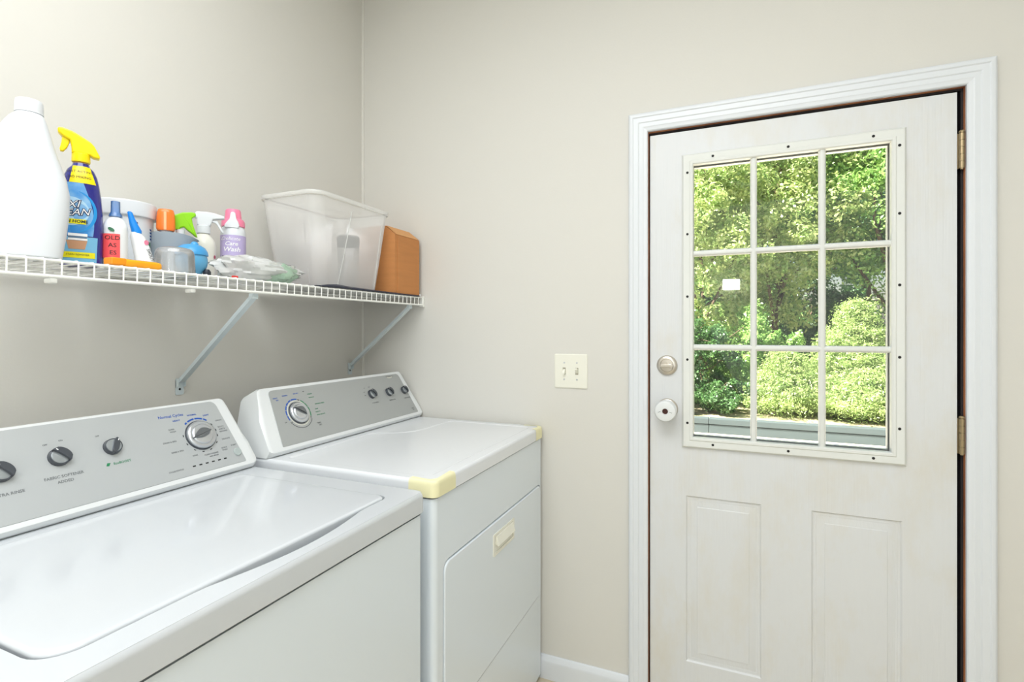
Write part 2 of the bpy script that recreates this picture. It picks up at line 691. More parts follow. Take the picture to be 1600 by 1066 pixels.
obj('weatherstrip', bm, M_weather, D, 0)
bm = bmesh.new()
abox(bm, OX0 + .011, OX1 - .011, 0.001, 0.125, 0.0005, 0.012)
obj('threshold', bm, M_satin, D, 0)

DX0, DX1, DZ0, DZ1 = 1.2065, 2.0335, 0.016, 1.9315
DY = 0.004                      # room face of the slab
LX0, LX1, LZ0, LZ1 = 1.345, 1.882, 0.922, 1.816     # glass opening
PAN = [(1.322, 1.546, 0.178, 0.726), (1.683, 1.909, 0.178, 0.726)]
MY = Matrix(((1, 0, 0, 0), (0, 0, -1, 0), (0, 1, 0, 0), (0, 0, 0, 1)))   # local XY -> world XZ, local Z -> -Y


def rect(x0, x1, y0, y1):
    return [(x0, y0), (x1, y0), (x1, y1), (x0, y1)]


bm = bmesh.new()
aplate(bm, rect(DX0, DX1, DZ0, DZ1), [rect(LX0 - .012, LX1 + .012, LZ0 - .012, LZ1 + .012)] + [rect(*p) for p in PAN],
       -(DY + .006), -DY, MY)
aplate(bm, rect(DX0, DX1, DZ0, DZ1), [rect(LX0 - .012, LX1 + .012, LZ0 - .012, LZ1 + .012)], -(DY + .045), -(DY + .0061), MY)
obj('door_slab', bm, M_door, D, 0)
for p in PAN:
    bm = bmesh.new()

    def ins(k, d):
        return [(x, DY + d, z) for x, z in rect(p[0] + k, p[1] - k, p[2] + k, p[3] - k)]
    stepped(bm, [ins(0, 0.0), ins(.004, .0045), ins(.008, .0055), ins(.011, .0048), ins(.015, .0058), ins(.034, .0016), ins(.0355, .0004), ins(.038, 0.0)])
    obj('panel', bm, M_door, D, 25)

# lite frame: mitred moulding around the glass, room side and outside
FP = [(0, -0.012), (0, 0.008), (.003, .011), (.009, .012), (.012, .010), (.024, .012), (.030, .012), (.034, .006), (.036, .004), (.036, -0.0)]
bm = bmesh.new()


def lring(d, h):
    return [(LX0 - d, DY - h, LZ0 - d), (LX1 + d, DY - h, LZ0 - d), (LX1 + d, DY - h, LZ1 + d), (LX0 - d, DY - h, LZ1 + d)]


t = bmesh.new()
stepped(t, [lring(d, h) for d, h in FP], cap=False)
merge(bm, t)
t = bmesh.new()


def lring2(d, h):
    return [(LX0 - d, DY + .045 + h, LZ0 - d), (LX1 + d, DY + .045 + h, LZ0 - d), (LX1 + d, DY + .045 + h, LZ1 + d), (LX0 - d, DY + .045 + h, LZ1 + d)]


stepped(t, [lring2(d, h) for d, h in FP], cap=False)
merge(bm, t)
obj('lite_frame', bm, M_lite, D, 20, normals=True)
# muntins (snap-in grille), rounded front
VX = [1.5245, 1.7115]
HZ = [1.2165, 1.5245]


def muntin(vert, c, a, b):
    bm = bmesh.new()
    prof = [(-.0095, .010), (-.0095, .002), (-.006, -.003), (-.003, -.0045), (.003, -.0045), (.006, -.003), (.0095, .002), (.0095, .010)]
    rings = []
    for e in (a, b):
        if vert:
            rings.append([(c + u, DY + v, e) for u, v in prof])
        else:
            rings.append([(e, DY + v + .0004, c + u) for u, v in prof])
    aloft(bm, rings)
    return obj('muntin', bm, M_lite, D, 50)


for x in VX:
    muntin(True, x, LZ0, LZ1)
for z in HZ:
    muntin(False, z, LX0, LX1)
xs = [LX0] + VX + [LX1]
zs = [LZ0] + HZ + [LZ1]
for i in range(3):
    for j in range(3):
        bm = bmesh.new()
        bm.faces.new([bm.verts.new(v) for v in ((xs[i], DY + .022, zs[j]), (xs[i + 1], DY + .022, zs[j]), (xs[i + 1], DY + .022, zs[j + 1]), (xs[i], DY + .022, zs[j + 1]))])
        obj('pane', bm, M_glass, D, 0)
# dark screw holes in the lite frame
dots = [(1.327, z) for z in (1.790, 1.588, 1.383, 1.176, 0.968)] + [(1.9005, z) for z in (1.800, 1.606, 1.402, 1.196, 0.992)] + \
       [(x, 1.835) for x in (1.405, 1.620, 1.838)] + [(x, .902) for x in (1.405, 1.620, 1.838)]
for k, (x, z) in enumerate(dots):
    bm = bmesh.new()
    alathe(bm, [(0.0042, 0.0), (0.0036, 0.0012), (0, 0.0012)], 10, Matrix.Translation((x, DY - .0112, z)) @ Matrix.Rotation(PI / 2, 4, 'X'))
    obj('screw_hole', bm, M_black, D, 0)
# hinges
for hz in (1.767, 0.981, 0.20):
    bm = bmesh.new()
    for k in range(5):
        acyl(bm, (2.0425, -0.0015, hz - .048 + k * .0194), (2.0425, -0.0015, hz - .048 + k * .0194 + .0186), .0062, 14)
    acyl(bm, (2.0425, -0.0015, hz - .051), (2.0425, -0.0015, hz + .052), .004, 10)
    hg = obj('hinge', bm, M_brass, D)
    bm = bmesh.new()
    alathe(bm, [(0, 0), (.0066, 0), (.0072, .003), (.005, .006), (0, .007)], 14, Matrix.Translation((2.0425, -0.0015, hz + .050)))
    obj('hinge_pin', bm, M_brass, hg)
    bm = bmesh.new()
    abox(bm, 2.0345, 2.0365, .003, .030, hz - .048, hz + .049)
    obj('hinge_leaf', bm, M_brass, hg, 0)
# deadbolt
RX = Matrix.Rotation(PI / 2, 4, 'X')
bm = bmesh.new()
alathe(bm, [(0.0335, 0), (0.0335, 0.004), (0.031, 0.008), (0.026, 0.010), (0.022, 0.0105), (0.021, .0085), (0.008, 0.009), (0.0075, .016), (0, .016)], 40,
       Matrix.Translation((1.262, DY, 1.155)) @ RX)
db = obj('deadbolt', bm, M_nickel, D)
bm = bmesh.new()
aprism(bm, [(-.021, -.004), (-.017, -.006), (.012, -.006), (.019, -.009), (.021, 0), (.017, .007), (.010, .006), (-.018, .005)], 0.013, 0.026,
       Matrix.Translation((1.262, DY, 1.154)) @ RX, bev=.002)
obj('thumb_turn', bm, M_nickel, db)
# knob with child-proof cover
bm = bmesh.new()
alathe(bm, [(0.034, 0), (0.034, 0.003), (0.030, 0.008), (0.016, 0.012), (0.0125, 0.016), (0.0125, 0.028), (0.019, 0.034), (0.026, 0.042),
            (0.0275, 0.052), (0.024, 0.060), (0.012, 0.064), (0, 0.0645)], 40, Matrix.Translation((1.263, DY, 1.010)) @ RX)
kb = obj('door_knob', bm, M_nickel, D)
bm = bmesh.new()
alathe(bm, [(0.031, 0.034), (0.0335, 0.034), (0.0345, 0.050), (0.034, 0.066), (0.031, 0.071), (0.024, 0.0735), (0.0105, 0.0735), (0.0095, 0.0725), (0.0095, 0.066), (0.0, .0655)], 44,
       Matrix.Translation((1.263, DY, 1.010)) @ RX)
cv = obj('knob_cover', bm, M_plastic_w, kb)
cv['label'] = 'round white child-proof cover over the knob'
bm = bmesh.new()
alathe(bm, [(0, 0.0), (0.0088, 0.0), (0.0088, .0003), (0, .0003)], 24, Matrix.Translation((1.263, DY - .0662, 1.010)) @ RX)
obj('lock_button', bm, mat('dark_bronze', rgb(74, 44, 40), 0.4, metal=0.5), kb)
bm = bmesh.new()
for sx in (-1, 1):
    atube(bm, [(1.263 + sx * (.013 + .003 * k), DY - .0742, 1.008 + .0016 * math.sin(k * 1.6)) for k in range(4)], .0006, 5)
obj('grip_mark', bm, M_grey_print, kb)

# exterior step outside the door
bm = bmesh.new()

# ================================================================== LIGHT SWITCH
S = thing('light_switch', 'cream two-toggle light switch plate on the wall left of the door casing', 'switch', (0.929, 0, 1.125))
bm = bmesh.new()
lo = [rrect(.868, .990, 1.0635, 1.1865, .005)]
stepped(bm, [[(x, -.0001, z) for x, z in rrect(.868, .990, 1.0635, 1.1865, .004)],
             [(x, -.003, z) for x, z in rrect(.868, .990, 1.0635, 1.1865, .004)],
             [(x, -.0058, z) for x, z in rrect(.873, .985, 1.0685, 1.1815, .003)]])
obj('wall_plate', bm, M_offwhite, S, 30, normals=True)
for x, up in ((.9055, False), (.9525, True)):
    bm = bmesh.new()
    aprism(bm, rrect(x - .0055, x + .0055, 1.1125, 1.1375, .001, 2), 0.0056, 0.0062, MY)
    sl = obj('toggle_slot', bm, mat('slot_shadow', rgb(170, 166, 146), .6), S, 0)
    bm = bmesh.new()
    sgn = 1 if up else -1
    aloft(bm, [[(x - .0042, -.006, 1.125 - .007), (x + .0042, -.006, 1.125 - .007), (x + .0042, -.006, 1.125 + .007), (x - .0042, -.006, 1.125 + .007)],
               [(x - .0034, -.017, 1.125 + sgn * .009 - .003), (x + .0034, -.017, 1.125 + sgn * .009 - .003), (x + .0034, -.017, 1.125 + sgn * .009 + .003), (x - .0034, -.017, 1.125 + sgn * .009 + .003)]])
    obj('toggle', bm, M_offwhite, S, 0, normals=True)
    for z in (1.155, 1.095):
        bm = bmesh.new()
        alathe(bm, [(.0032, 0), (.0028, .0011), (0, .0013)], 12, Matrix.Translation((x, -.0057, z)) @ RX)
        obj('screw', bm, M_satin, S)


# ================================================================== WASHER & DRYER
def face_frame(dx, dz):
    T = Vector((-.085, 0, .155)).normalized()
    N = Vector((T.z, 0, -T.x))
    P0 = Vector((.305 + dx, 0, .945 + dz))

    def P(u, v, n=0.0):
        return P0 + Vector((0, u, 0)) + T * v + N * n
    M = Matrix(((0, T.x, N.x, P0.x), (1, T.y, N.y, 0), (0, T.z, N.z, P0.z), (0, 0, 0, 1)))
    return P, M


def console(parent, dx, dz, y0, y1, base_z, ins, m_panel):
    """curved control console: white housing + silver panel; returns face matrix"""
    P, M = face_frame(dx, dz)
    bx = .165 + dx
    # profile (x,z) from back-bottom around the front to back-top; k = how far it sits up the face for the end taper
    prof = [(bx - .01, base_z), (.298 + dx, base_z), (.307 + dx, base_z + .006), (.3095 + dx, base_z + .014), (.3065 + dx, .943 + dz),
            (.305 + dx - .085 * .25, .945 + dz + .155 * .25), (.305 + dx - .085 * .5, .945 + dz + .155 * .5), (.305 + dx - .085 * .75, .945 + dz + .155 * .75),
            (.305 + dx - .085 * .96, .945 + dz + .155 * .96), (.305 + dx - .085 * 1.03, .945 + dz + .155 * 1.025), (.305 + dx - .085 * 1.16, .945 + dz + .155 * 1.02),
            (bx, 1.080 + dz), (bx - .006, 1.07 + dz)]

    def inset(z, x):
        h = max(0.0, (z - .945 - dz) / .155)
        return .030 * h ** 1.5

    ring = []
    sect = [(0.0, .010), (.004, .004), (.012, .0)]
    rings = []
    for off, shr in sect:
        rings.append(('l', off, shr))
    for off, shr in sect[::-1]:
        rings.append(('r', off, shr))
    R = []
    for side, off, shr in rings:
        pts = []
        cx = sum(p[0] for p in prof) / len(prof)
        cz = sum(p[1] for p in prof) / len(prof)
        for x, z in prof:
            d = Vector((cx - x, 0, cz - z))
            L = max(d.length, 1e-6)
            k = shr / L
            zz = z + (cz - z) * k if z > base_z + .001 else z
            xx = x + (cx - x) * k
            i = inset(z, x)
            y = (y0 + off + i) if side == 'l' else (y1 - off - i)
            pts.append((xx, y, zz))
        R.append(pts)
    bm = bmesh.new()
    aloft(bm, R)
    obj('console_housing', bm, M_plastic_w, parent, 32)
    # silver panel, tapered rounded outline
    (u0b, u1b, u0t, u1t, v0, v1) = ins
    base = rrect(0, 1, 0, 1, (.02, .02, .008, .008), 4)
    pts = []
    W, Hh = u1b - u0b, v1 - v0
    base = rrect(0, W, 0, Hh, (.014, .014, .004, .004), 5)
    for x, y in base:
        s = y / Hh
        a = u0b + (u0t - u0b) * s ** 1.4
        b = u1b + (u1t - u1b) * s ** 1.4
        pts.append((a + (b - a) * x / W, v0 + y + .004 * math.sin(PI * x / W) * s))
    bm = bmesh.new()
    aprism(bm, pts, -.001, .0014, M, bev=.0006, seg=1)
    obj('control_panel', bm, m_panel, parent, 30)
    return P, M


def small_knob(parent, M, u, v, ang, r=.0185, bulge=.72):
    """round knob: dark skirt, pale face, raised curved grip bar"""
    B = M @ Matrix.Translation((u, v, .0014)) @ Matrix.Diagonal((1, 1, .72, 1))
    bm = bmesh.new()
    alathe(bm, [(r * 1.06, 0), (r * 1.05, .002), (r * 1.01, .003), (r, .009), (r * .96, .0125), (r * .89, .013), (r * .86, .0118), (0, .0118)], 32, B)
    k = obj('knob', bm, M_dark, parent)
    bm = bmesh.new()
    alathe(bm, [(r * .87, .0119), (r * .7, .0128), (0, .0132)], 28, B)
    obj('knob_face', bm, M_knobface, k)
    bm = bmesh.new()
    A = B @ Matrix.Rotation(math.radians(ang), 4, 'Z')
    pts = []
    n = 10
    for i in range(n + 1):
        s = -1 + 2 * i / n
        pts.append((s * r * (1.04 - .0 * s), r * .10 + r * bulge * math.sqrt(max(0, 1 - s * s))))
    for i in range(n + 1):
        s = 1 - 2 * i / n
        pts.append((s * r * 1.04, r * (bulge - .62) * (1 - s * s) - r * .02))
    aprism(bm, pts, .004, .0205, A, bev=.0012)
    obj('grip', bm, M_dark, k)
    bm = bmesh.new()
    aprism(bm, rect(-r * .86, -r * .62, r * .16, r * .26), .0204, .0208, A)
    obj('pointer_mark', bm, M_white_print, k, 0)
    # thin printed ring
    return k


def big_dial(parent, M, u, v, ang, r=.035, up=.30, dn=.16):
    B = M @ Matrix.Translation((u, v, .0014)) @ Matrix.Diagonal((1, 1, .55, 1))
    bm = bmesh.new()
    alathe(bm, [(r * 1.09, 0), (r * 1.08, .003), (r * 1.0, .0035)], 44, B)
    bz = obj('dial_bezel', bm, M_dark, parent)
    bm = bmesh.new()
    alathe(bm, [(r * 1.0, 0.0), (r * 1.02, .010), (r * .98, .015), (r * .90, .018), (r * .80, .017), (r * .74, .016), (r * .72, .019), (r * .66, .0215), (r * .5, .020), (0, .019)], 48, B)
    d = obj('cycle_dial', bm, M_chrome if False else M_satin, parent)
    bm = bmesh.new()
    A = B @ Matrix.Rotation(math.radians(ang), 4, 'Z')
    pts = []
    n = 12
    for i in range(n + 1):
        s = -1 + 2 * i / n
        wdt = up * (1 - abs(s) ** 2.6) * (.25 + .75 * min(1, (1 + s) / 1.1))
        pts.append((s * r * .72 - r * .10 * (1 if ang < 90 else -1), r * wdt + .0004))
    for i in range(n + 1):
        s = 1 - 2 * i / n
        wdt = dn * (1 - abs(s) ** 2.6) * (.25 + .75 * min(1, (1 + s) / 1.1))
        pts.append((s * r * .72 - r * .10 * (1 if ang < 90 else -1), -r * wdt - .0004))
    aprism(bm, pts, .016, .0255, A, bev=.0015)
    obj('grip', bm, mat('pewter', rgb(120, 124, 128), .25, metal=.7), d)
    return d


def print_part(parent, name, items, M, m, n=.0017):
    """items: (text, size, u, v, align) on a console face"""
    for it in items:
        s, size, u, v = it[:4]
        al = it[4] if len(it) > 4 else 'CENTER'
        bm = bmesh.new()
        atext(bm, s, size, lambda x, y: M @ Vector((u + x, v + y, n)), al, bold=.00014)
        obj(name, bm, m, parent, 0)


def arc_mark(bm, M, u, v, r0, r1, a0, a1, n=8, h=.0017):
    pts = [(u + r1 * math.cos(math.radians(a0 + (a1 - a0) * i / n)), v + r1 * math.sin(math.radians(a0 + (a1 - a0) * i / n))) for i in range(n + 1)]
    pts += [(u + r0 * math.cos(math.radians(a1 + (a0 - a1) * i / n)), v + r0 * math.sin(math.radians(a1 + (a0 - a1) * i / n))) for i in range(n + 1)]
    aprism(bm, pts, h - .0003, h, M)


MZ = Matrix.Identity(4)

# ---------------------------------------------------------------- washer
WY0, WY1, WX0, WX1, WZ = -1.532, -0.790, .12, .821, .910
W = thing('washing_machine', 'white top-loading washing machine with silver control panel, nearest the camera', 'washing machine', (.47, -1.161, 0))
bm = bmesh.new()
aloft(bm, [[(x, y, z) for x, y in rrect(WX0, WX1 - .006, WY0 + .003, WY1 - .003, (.012, .004, .004, .012), 5)] for z in (.022, .8585)])
obj('cabinet', bm, M_enamel_side, W, 40)
for fx in (.17, .76):
    for fy in (WY0 + .05, WY1 - .05):
        bm = bmesh.new()
        alathe(bm, [(0, 0), (.02, 0), (.02, .012), (.012, .024), (0, .024)], 16, Matrix.Translation((fx, fy, 0)))
        obj('foot', bm, M_black, W)
# top deck with lid well and finger scoop
ly0, ly1, lx0, lx1 = -1.463, -.858, .322, .766
lid_loop = rrect(lx0, lx1, ly0, ly1, (.022, .012, .02, .040), 7)
hole = []
g = .0035
hl = rrect(lx0 - g, lx1 + g, ly0 - g * 1.6, ly1 + g, (.024, .014, .022, .043), 7)
for i, (x, y) in enumerate(hl):
    hole.append((x, y))
    x2, y2 = hl[(i + 1) % len(hl)]
    if abs(x - (lx1 + g)) < 1e-6 and abs(x2 - x) < 1e-6 and abs(y2 - y) > .2:
        n = 30
        for k in range(1, n):
            yy = y + (y2 - y) * k / n
            s = (yy - (-1.285)) / ((-.945) - (-1.285))
            bow = 0.0
            if 0 < s < 1:
                bow = .024 * (math.sin(PI * s) ** 1.0) * (1 if True else 0)
            hole.append((x + bow, yy))
deck_outer = rrect(WX0, WX1, WY0, WY1, (.014, .006, .006, .014), 6)
bm = bmesh.new()
aplate(bm, [(x, y) for x, y in rrect(WX0 + .003, WX1 - .004, WY0 + .004, WY1 - .004, (.014, .006, .006, .014), 6)], [hole], .9075, WZ)
t = bmesh.new()
stepped(t, [[(x, y, .864) for x, y in rrect(WX0 + .003, WX1 - .002, WY0 + .003, WY1 - .003, (.014, .006, .006, .014), 6)],
            [(x, y, .866) for x, y in deck_outer],
            [(x, y, .899) for x, y in deck_outer],
            [(x, y, .904) for x, y in rrect(WX0 + .0006, WX1 - .001, WY0 + .001, WY1 - .001, (.014, .006, .006, .014), 6)],
            [(x, y, .908) for x, y in rrect(WX0 + .0018, WX1 - .0028, WY0 + .0026, WY1 - .0026, (.014, .006, .006, .014), 6)],
            [(x, y, .91) for x, y in rrect(WX0 + .003, WX1 - .0045, WY0 + .004, WY1 - .004, (.014, .006, .006, .014), 6)]], cap=False)
merge(bm, t)
obj('top_deck', bm, M_enamel, W, 45)
bm = bmesh.new()
stepped(bm, [[(x, y, .9078) for x, y in hole],
             [(x + (-.004 if x > .5 else 0), y, .868) for x, y in hole]])
obj('lid_well', bm, M_enamel, W, 30, normals=True)
bm = bmesh.new()


def lid_ring(k, z):
    return [(x, y, z) for x, y in rrect(lx0 + k, lx1 - k, ly0 + k, ly1 - k, (.022, .012, .02, .040), 7)]


stepped(bm, [lid_ring(.002, .893), lid_ring(0, .895), lid_ring(0, .9075), lid_ring(.0008, .9105), lid_ring(.003, .9125), lid_ring(.007, .9135), lid_ring(.03, .9139)])
bm.faces.new([bm.verts.new(p) for p in lid_ring(.002, .893)][::-1])
obj('lid', bm, M_enamel, W, 60)
bm = bmesh.new()
aprism(bm, rect(.3135 + .012, .3135 + .014, -.852, -.850), .9101, .9105)
bm.free()
# console
Pw, Mw = console(W, -.010, -.012, -1.532, -.790, .9105, (-1.499, -.822, -1.470, -.852, .000, .176), M_silver)
big_dial(W, Mw, -.916, .092, 14, .0352, .40, .24)
small_knob(W, Mw, -1.110, .105, 246, .0165, .42)
small_knob(W, Mw, -1.204, .105, -48, .0175)
small_knob(W, Mw, -1.293, .097, -52, .0175)
bm = bmesh.new()
alathe(bm, [(.0102, 0), (.0102, .002), (.009, .003), (0, .003)], 24, Mw @ Matrix.Translation((-.838, .029, .0014)))
obj('start_button', bm, mat('grey_green_button', rgb(176, 186, 184), .4), W)
for k in range(6):
    bm = bmesh.new()
    aprism(bm, [(-.957 + k * .0162 - .0036, .0185), (-.957 + k * .0162 + .0036, .0185), (-.957 + k * .0162 + .0036, .0215), (-.957 + k * .0162 - .0036, .0215)], .0014, .0018, Mw)
    obj('status_light', bm, M_black_print, W, 0)
for a0, a1 in ((52, 64), (67, 92), (95, 118), (122, 130)):
    bm = bmesh.new()
    arc_mark(bm, Mw, -.916, .092, .0425, .0465, a0, a1)
    obj('blue_cycle_band', bm, M_blue_print, W, 0)
for a in (32, 8, -12, -38, -72, -100, -128, -158, 172):
    bm = bmesh.new()
    arc_mark(bm, Mw, -.916, .092, .0415, .0435, a - 3.5, a + 3.5, 2)
    obj('cycle_mark', bm, M_black_print, W, 0)
print_part(W, 'lettering', [('Normal Cycles', .0098, -.971, .1525), ('HEAVY', .0058, -.962, .139), ('NORMAL', .0058, -.921, .1475), ('LIGHT', .0058, -.886, .141)], Mw, M_blue_print)
print_part(W, 'lettering', [('CASUAL', .005, -.858, .122), ('BULKY/', .005, -.858, .104), ('SHEETS/', .005, -.857, .0975), ('BEDDING', .005, -.855, .091),
                            ('DELICATE', .005, -.856, .070), ('QUICK', .005, -.869, .048), ('WASH', .005, -.869, .042), ('CLEAN WASHER', .005, -.906, .040), ('with affresh', .005, -.901, .034),
                            ('SOAK', .005, -.946, .045), ('RINSE & SPIN', .005, -.983, .063), ('DRAIN & SPIN', .005, -.993, .089), ('SUPER', .005, -.980, .119), ('WASH', .005, -.978, .113),
                            ('CYCLE STATUS', .005, -1.0, .019), ('START', .005, -.842, .049),
                            ('FABRIC SOFTENER', .0078, -1.204, .0655), ('ADDED', .0078, -1.204, .055), ('ON', .0045, -1.194, .138), ('OFF', .0045, -1.220, .134), ('OFF', .0045, -1.131, .134),
                            ('EXTRA RINSE', .0078, -1.290, .055)], Mw, M_grey_print)
print_part(W, 'lettering', [('EcoBOOST', .0072, -1.1, .068)], Mw, M_green_print)
bm = bmesh.new()
aprism(bm, [(-1.131, .066), (-1.126, .065), (-1.122, .071), (-1.128, .072)], .0014, .0018, Mw)
obj('leaf_mark', bm, M_green_print, W, 0)

# ---------------------------------------------------------------- dryer
DYN = thing('clothes_dryer', 'white front-loading clothes dryer with yellow-taped top corners, against the back wall', 'dryer', (.48, -.383, 0))
Y0, Y1, X0, X1, ZT = -.757, -.014, .13, .828, .922
bm = bmesh.new()
aloft(bm, [[(x, y, z) for x, y in rrect(X0, X1 - .016, Y0 + .004, Y1 - .003, (.004, .004, .004, .010), 5)] for z in (.020, .878)])
obj('cabinet', bm, M_enamel_side, DYN, 40)
for fx in (.18, .76):
    for fy in (Y0 + .05, Y1 - .05):
        bm = bmesh.new()
        alathe(bm, [(0, 0), (.02, 0), (.02, .012), (.012, .022), (0, .022)], 16, Matrix.Translation((fx, fy, 0)))
        obj('foot', bm, M_black, DYN)
# front skin with door cut-out:  local XY -> world YZ, local Z -> +X
MX = Matrix(((0, 0, 1, 0), (1, 0, 0, 0), (0, 1, 0, 0), (0, 0, 0, 1)))
dl = (Y0 + .046, -.031, .318, .7125)
FZ = X1 - .006
bm = bmesh.new()
aplate(bm, rrect(Y0 + .018, Y1 - .012, .022, .8780, .0001, 1), [rrect(dl[0] - .004, dl[1] + .004, dl[2] - .004, dl[3] + .004, .026, 6)], FZ - .012, FZ, MX)
# rounded vertical corners of the front skin
for sy, yy in ((-1, Y0 + .004), (1, Y1 - .003)):
    rr = .014 if sy < 0 else .009
    arc = []
    for k in range(7):
        a = PI / 2 * k / 6
        arc.append((FZ - rr + rr * math.cos(a), (yy + rr if sy < 0 else yy - rr) + sy * rr * math.sin(a)))
    arc.append((FZ - rr - .004, yy))
    arc.append((FZ - rr - .004, yy - sy * rr))
    arc.append((FZ, yy - sy * rr * 1.0))
    aloft(bm, [[(x, y, z) for x, y in arc] for z in (.022, .878)])
obj('front_panel', bm, M_enamel_side, DYN, 40)
bm = bmesh.new()
stepped(bm, [[(FZ - .010, y, z) for y, z in rrect(dl[0], dl[1], dl[2], dl[3], .024, 6)],
             [(FZ + .0000, y, z) for y, z in rrect(dl[0], dl[1], dl[2], dl[3], .024, 6)],
             [(FZ + .0025, y, z) for y, z in rrect(dl[0] + .001, dl[1] - .001, dl[2] + .001, dl[3] - .001, .024, 6)],
             [(FZ + .0035, y, z) for y, z in rrect(dl[0] + .004, dl[1] - .004, dl[2] + .004, dl[3] - .004, .022, 6)]])
gap_bm = bmesh.new()
abox(gap_bm, FZ - .0118, FZ - .0105, dl[0] - .003, dl[1] + .003, dl[2] - .003, dl[3] + .003)  # black plate standing in for the shade in the gap round the door
obj('gap_shade_plate', gap_bm, M_black, DYN, 0)
dd = obj('door', bm, M_enamel_side, DYN, 50, normals=True)
# cream recessed handle in the door
hy0, hy1, hz0, hz1 = -.440, -.286, .616, .680
bm = bmesh.new()
aplate(bm, rrect(hy0, hy1, hz0, hz1, .004, 3), [rrect(hy0 + .010, hy1 - .010, hz0 + .009, hz1 - .007, .004, 3)], FZ + .0030, FZ + .0062, MX)
abox(bm, FZ + .0032, FZ + .0040, hy0 + .009, hy1 - .009, hz0 + .008, hz1 - .006)
hd = obj('handle_frame', bm, M_offwhite, dd, 0)
bm = bmesh.new()
aloft(bm, [[(FZ + .004, y, hz1 - .008), (FZ + .009, y, hz1 - .009), (FZ + .016, y, hz0 + .030), (FZ + .012, y, hz0 + .0265), (FZ + .004, y, hz0 + .031)] for y in (hy0 + .018, hy1 - .016)])
obj('handle_grip', bm, M_offwhite, dd, 0, normals=True)
# worktop: rim + slightly sunken top
wl = lambda k, r: rrect(X0 + k, X1 - k, Y0 + k, Y1 - k, (r, .006, .006, r), 6)
ridge = [(.340, -.725), (.775, -.725), (.792, -.708), (.793, -.065), (.778, -.048), (.480, -.045), (.462, -.055), (.455, -.09), (.452, -.235), (.444, -.27), (.425, -.30), (.395, -.325),
         (.350, -.342), (.333, -.358), (.330, -.40), (.330, -.715)]
bm = bmesh.new()
aplate(bm, wl(.006, .016), [ridge], .9195, ZT)
t = bmesh.new()
stepped(t, [[(x, y, .8815) for x, y in wl(.002, .016)], [(x, y, .8835) for x, y in wl(0, .018)], [(x, y, .911) for x, y in wl(0, .018)], [(x, y, .9165) for x, y in wl(.001, .017)],
            [(x, y, .920) for x, y in wl(.003, .016)], [(x, y, ZT) for x, y in wl(.006, .016)]], cap=False)
merge(bm, t)


def shrink(lp, d):
    n = len(lp)
    out = []
    for i in range(n):
        a, b, c = Vector(lp[i - 1]), Vector(lp[i]), Vector(lp[(i + 1) % n])
        d1 = (b - a).normalized(); d2 = (c - b).normalized()
        nn = Vector((-(d1.y + d2.y), d1.x + d2.x)).normalized()
        out.append((b.x + nn.x * d, b.y + nn.y * d))
    return out


area2 = sum(ridge[i - 1][0] * ridge[i][1] - ridge[i][0] * ridge[i - 1][1] for i in range(len(ridge)))
sg = 1 if area2 > 0 else -1
r1 = shrink(ridge, .004 * sg); r2 = shrink(ridge, .009 * sg)
t = bmesh.new()
a = [t.verts.new((x, y, ZT)) for x, y in ridge]
b = [t.verts.new((x, y, ZT - .0014)) for x, y in r1]
c = [t.verts.new((x, y, ZT - .0024)) for x, y in r2]
for p, q in ((a, b), (b, c)):
    for i in range(len(p)):
        j = (i + 1) % len(p)
        t.faces.new((p[i], p[j], q[j], q[i]))
ed = [t.edges.get((c[i], c[(i + 1) % len(c)])) for i in range(len(c))]
bmesh.ops.triangle_fill(t, use_beauty=True, edges=ed)
bmesh.ops.recalc_face_normals(t, faces=t.faces[:])
if sum(f.normal.z for f in t.faces) < 0:
    bmesh.ops.reverse_faces(t, faces=t.faces[:])
merge(bm, t)
obj('worktop', bm, mat('white_enamel_lightened', rgb(229, 232, 235), 0.2, coat=0.2), DYN, 45)  # enamel colour lightened to offset the dim light on this top
# yellowed tape wrapped over the two front corners
for (ya, yb, xa) in ((Y0 - .0006, Y0 + .093, X1 - .075), (Y1 - .075, Y1 + .0006, X1 - .070)):
    bm = bmesh.new()
    left = ya < Y0
    k = -.0006
    outl = [p for p in wl(k, .018)]
    # clip the outline of the worktop to the taped corner
    seg = [p for p in outl if p[0] > xa and ya - .001 <= p[1] <= yb + .001]
    if left:
        seg = [(xa, Y0 - .0006)] + [p for p in seg] + [(X1 + .0006, yb)]
    else:
        seg = [(X1 + .0006, ya)] + [p for p in seg] + [(xa, Y1 + .0006)]
    tk = []
    cx, cy = (X1 - .035, (Y0 + .04)) if left else (X1 - .02, Y1 - .02)
    # strip: side band and narrow return on the top
    inner = []
    for x, y in seg:
        dx = -1 if x > X1 - .019 else 0
        dyy = (1 if left else -1) if (y < Y0 + .019 if left else y > Y1 - .019) else 0
        L = math.hypot(dx, dyy) or 1
        inner.append((dx / L, dyy / L))
    lev = [(.8825, 0), (.911, 0), (.9172, .001), (.9208, .003), (.9227, .006), (.9227, .018)]
    rows = []
    for z, k2 in lev:
        rows.append([bm.verts.new((x + nx * k2, y + ny * k2, z)) for (x, y), (nx, ny) in zip(seg, inner)])
    for r_a, r_b in zip(rows, rows[1:]):
        for i in range(len(seg) - 1):
            bm.faces.new((r_a[i], r_a[i + 1], r_b[i + 1], r_b[i]))
    o = obj('corner_tape', bm, M_tape, DYN, 45, normals=True)
    o['label'] = 'yellowed tape wrapped over the ' + ('near' if left else 'far') + ' front corner of the top'
Pd, Md = console(DYN, 0, 0, Y0, Y1 + .009, .9225, (-.713, -.037, -.692, -.062, .000, .172), M_silver2)
big_dial(DYN, Md, -.614, .090, -38, .0325, .55, -.04)
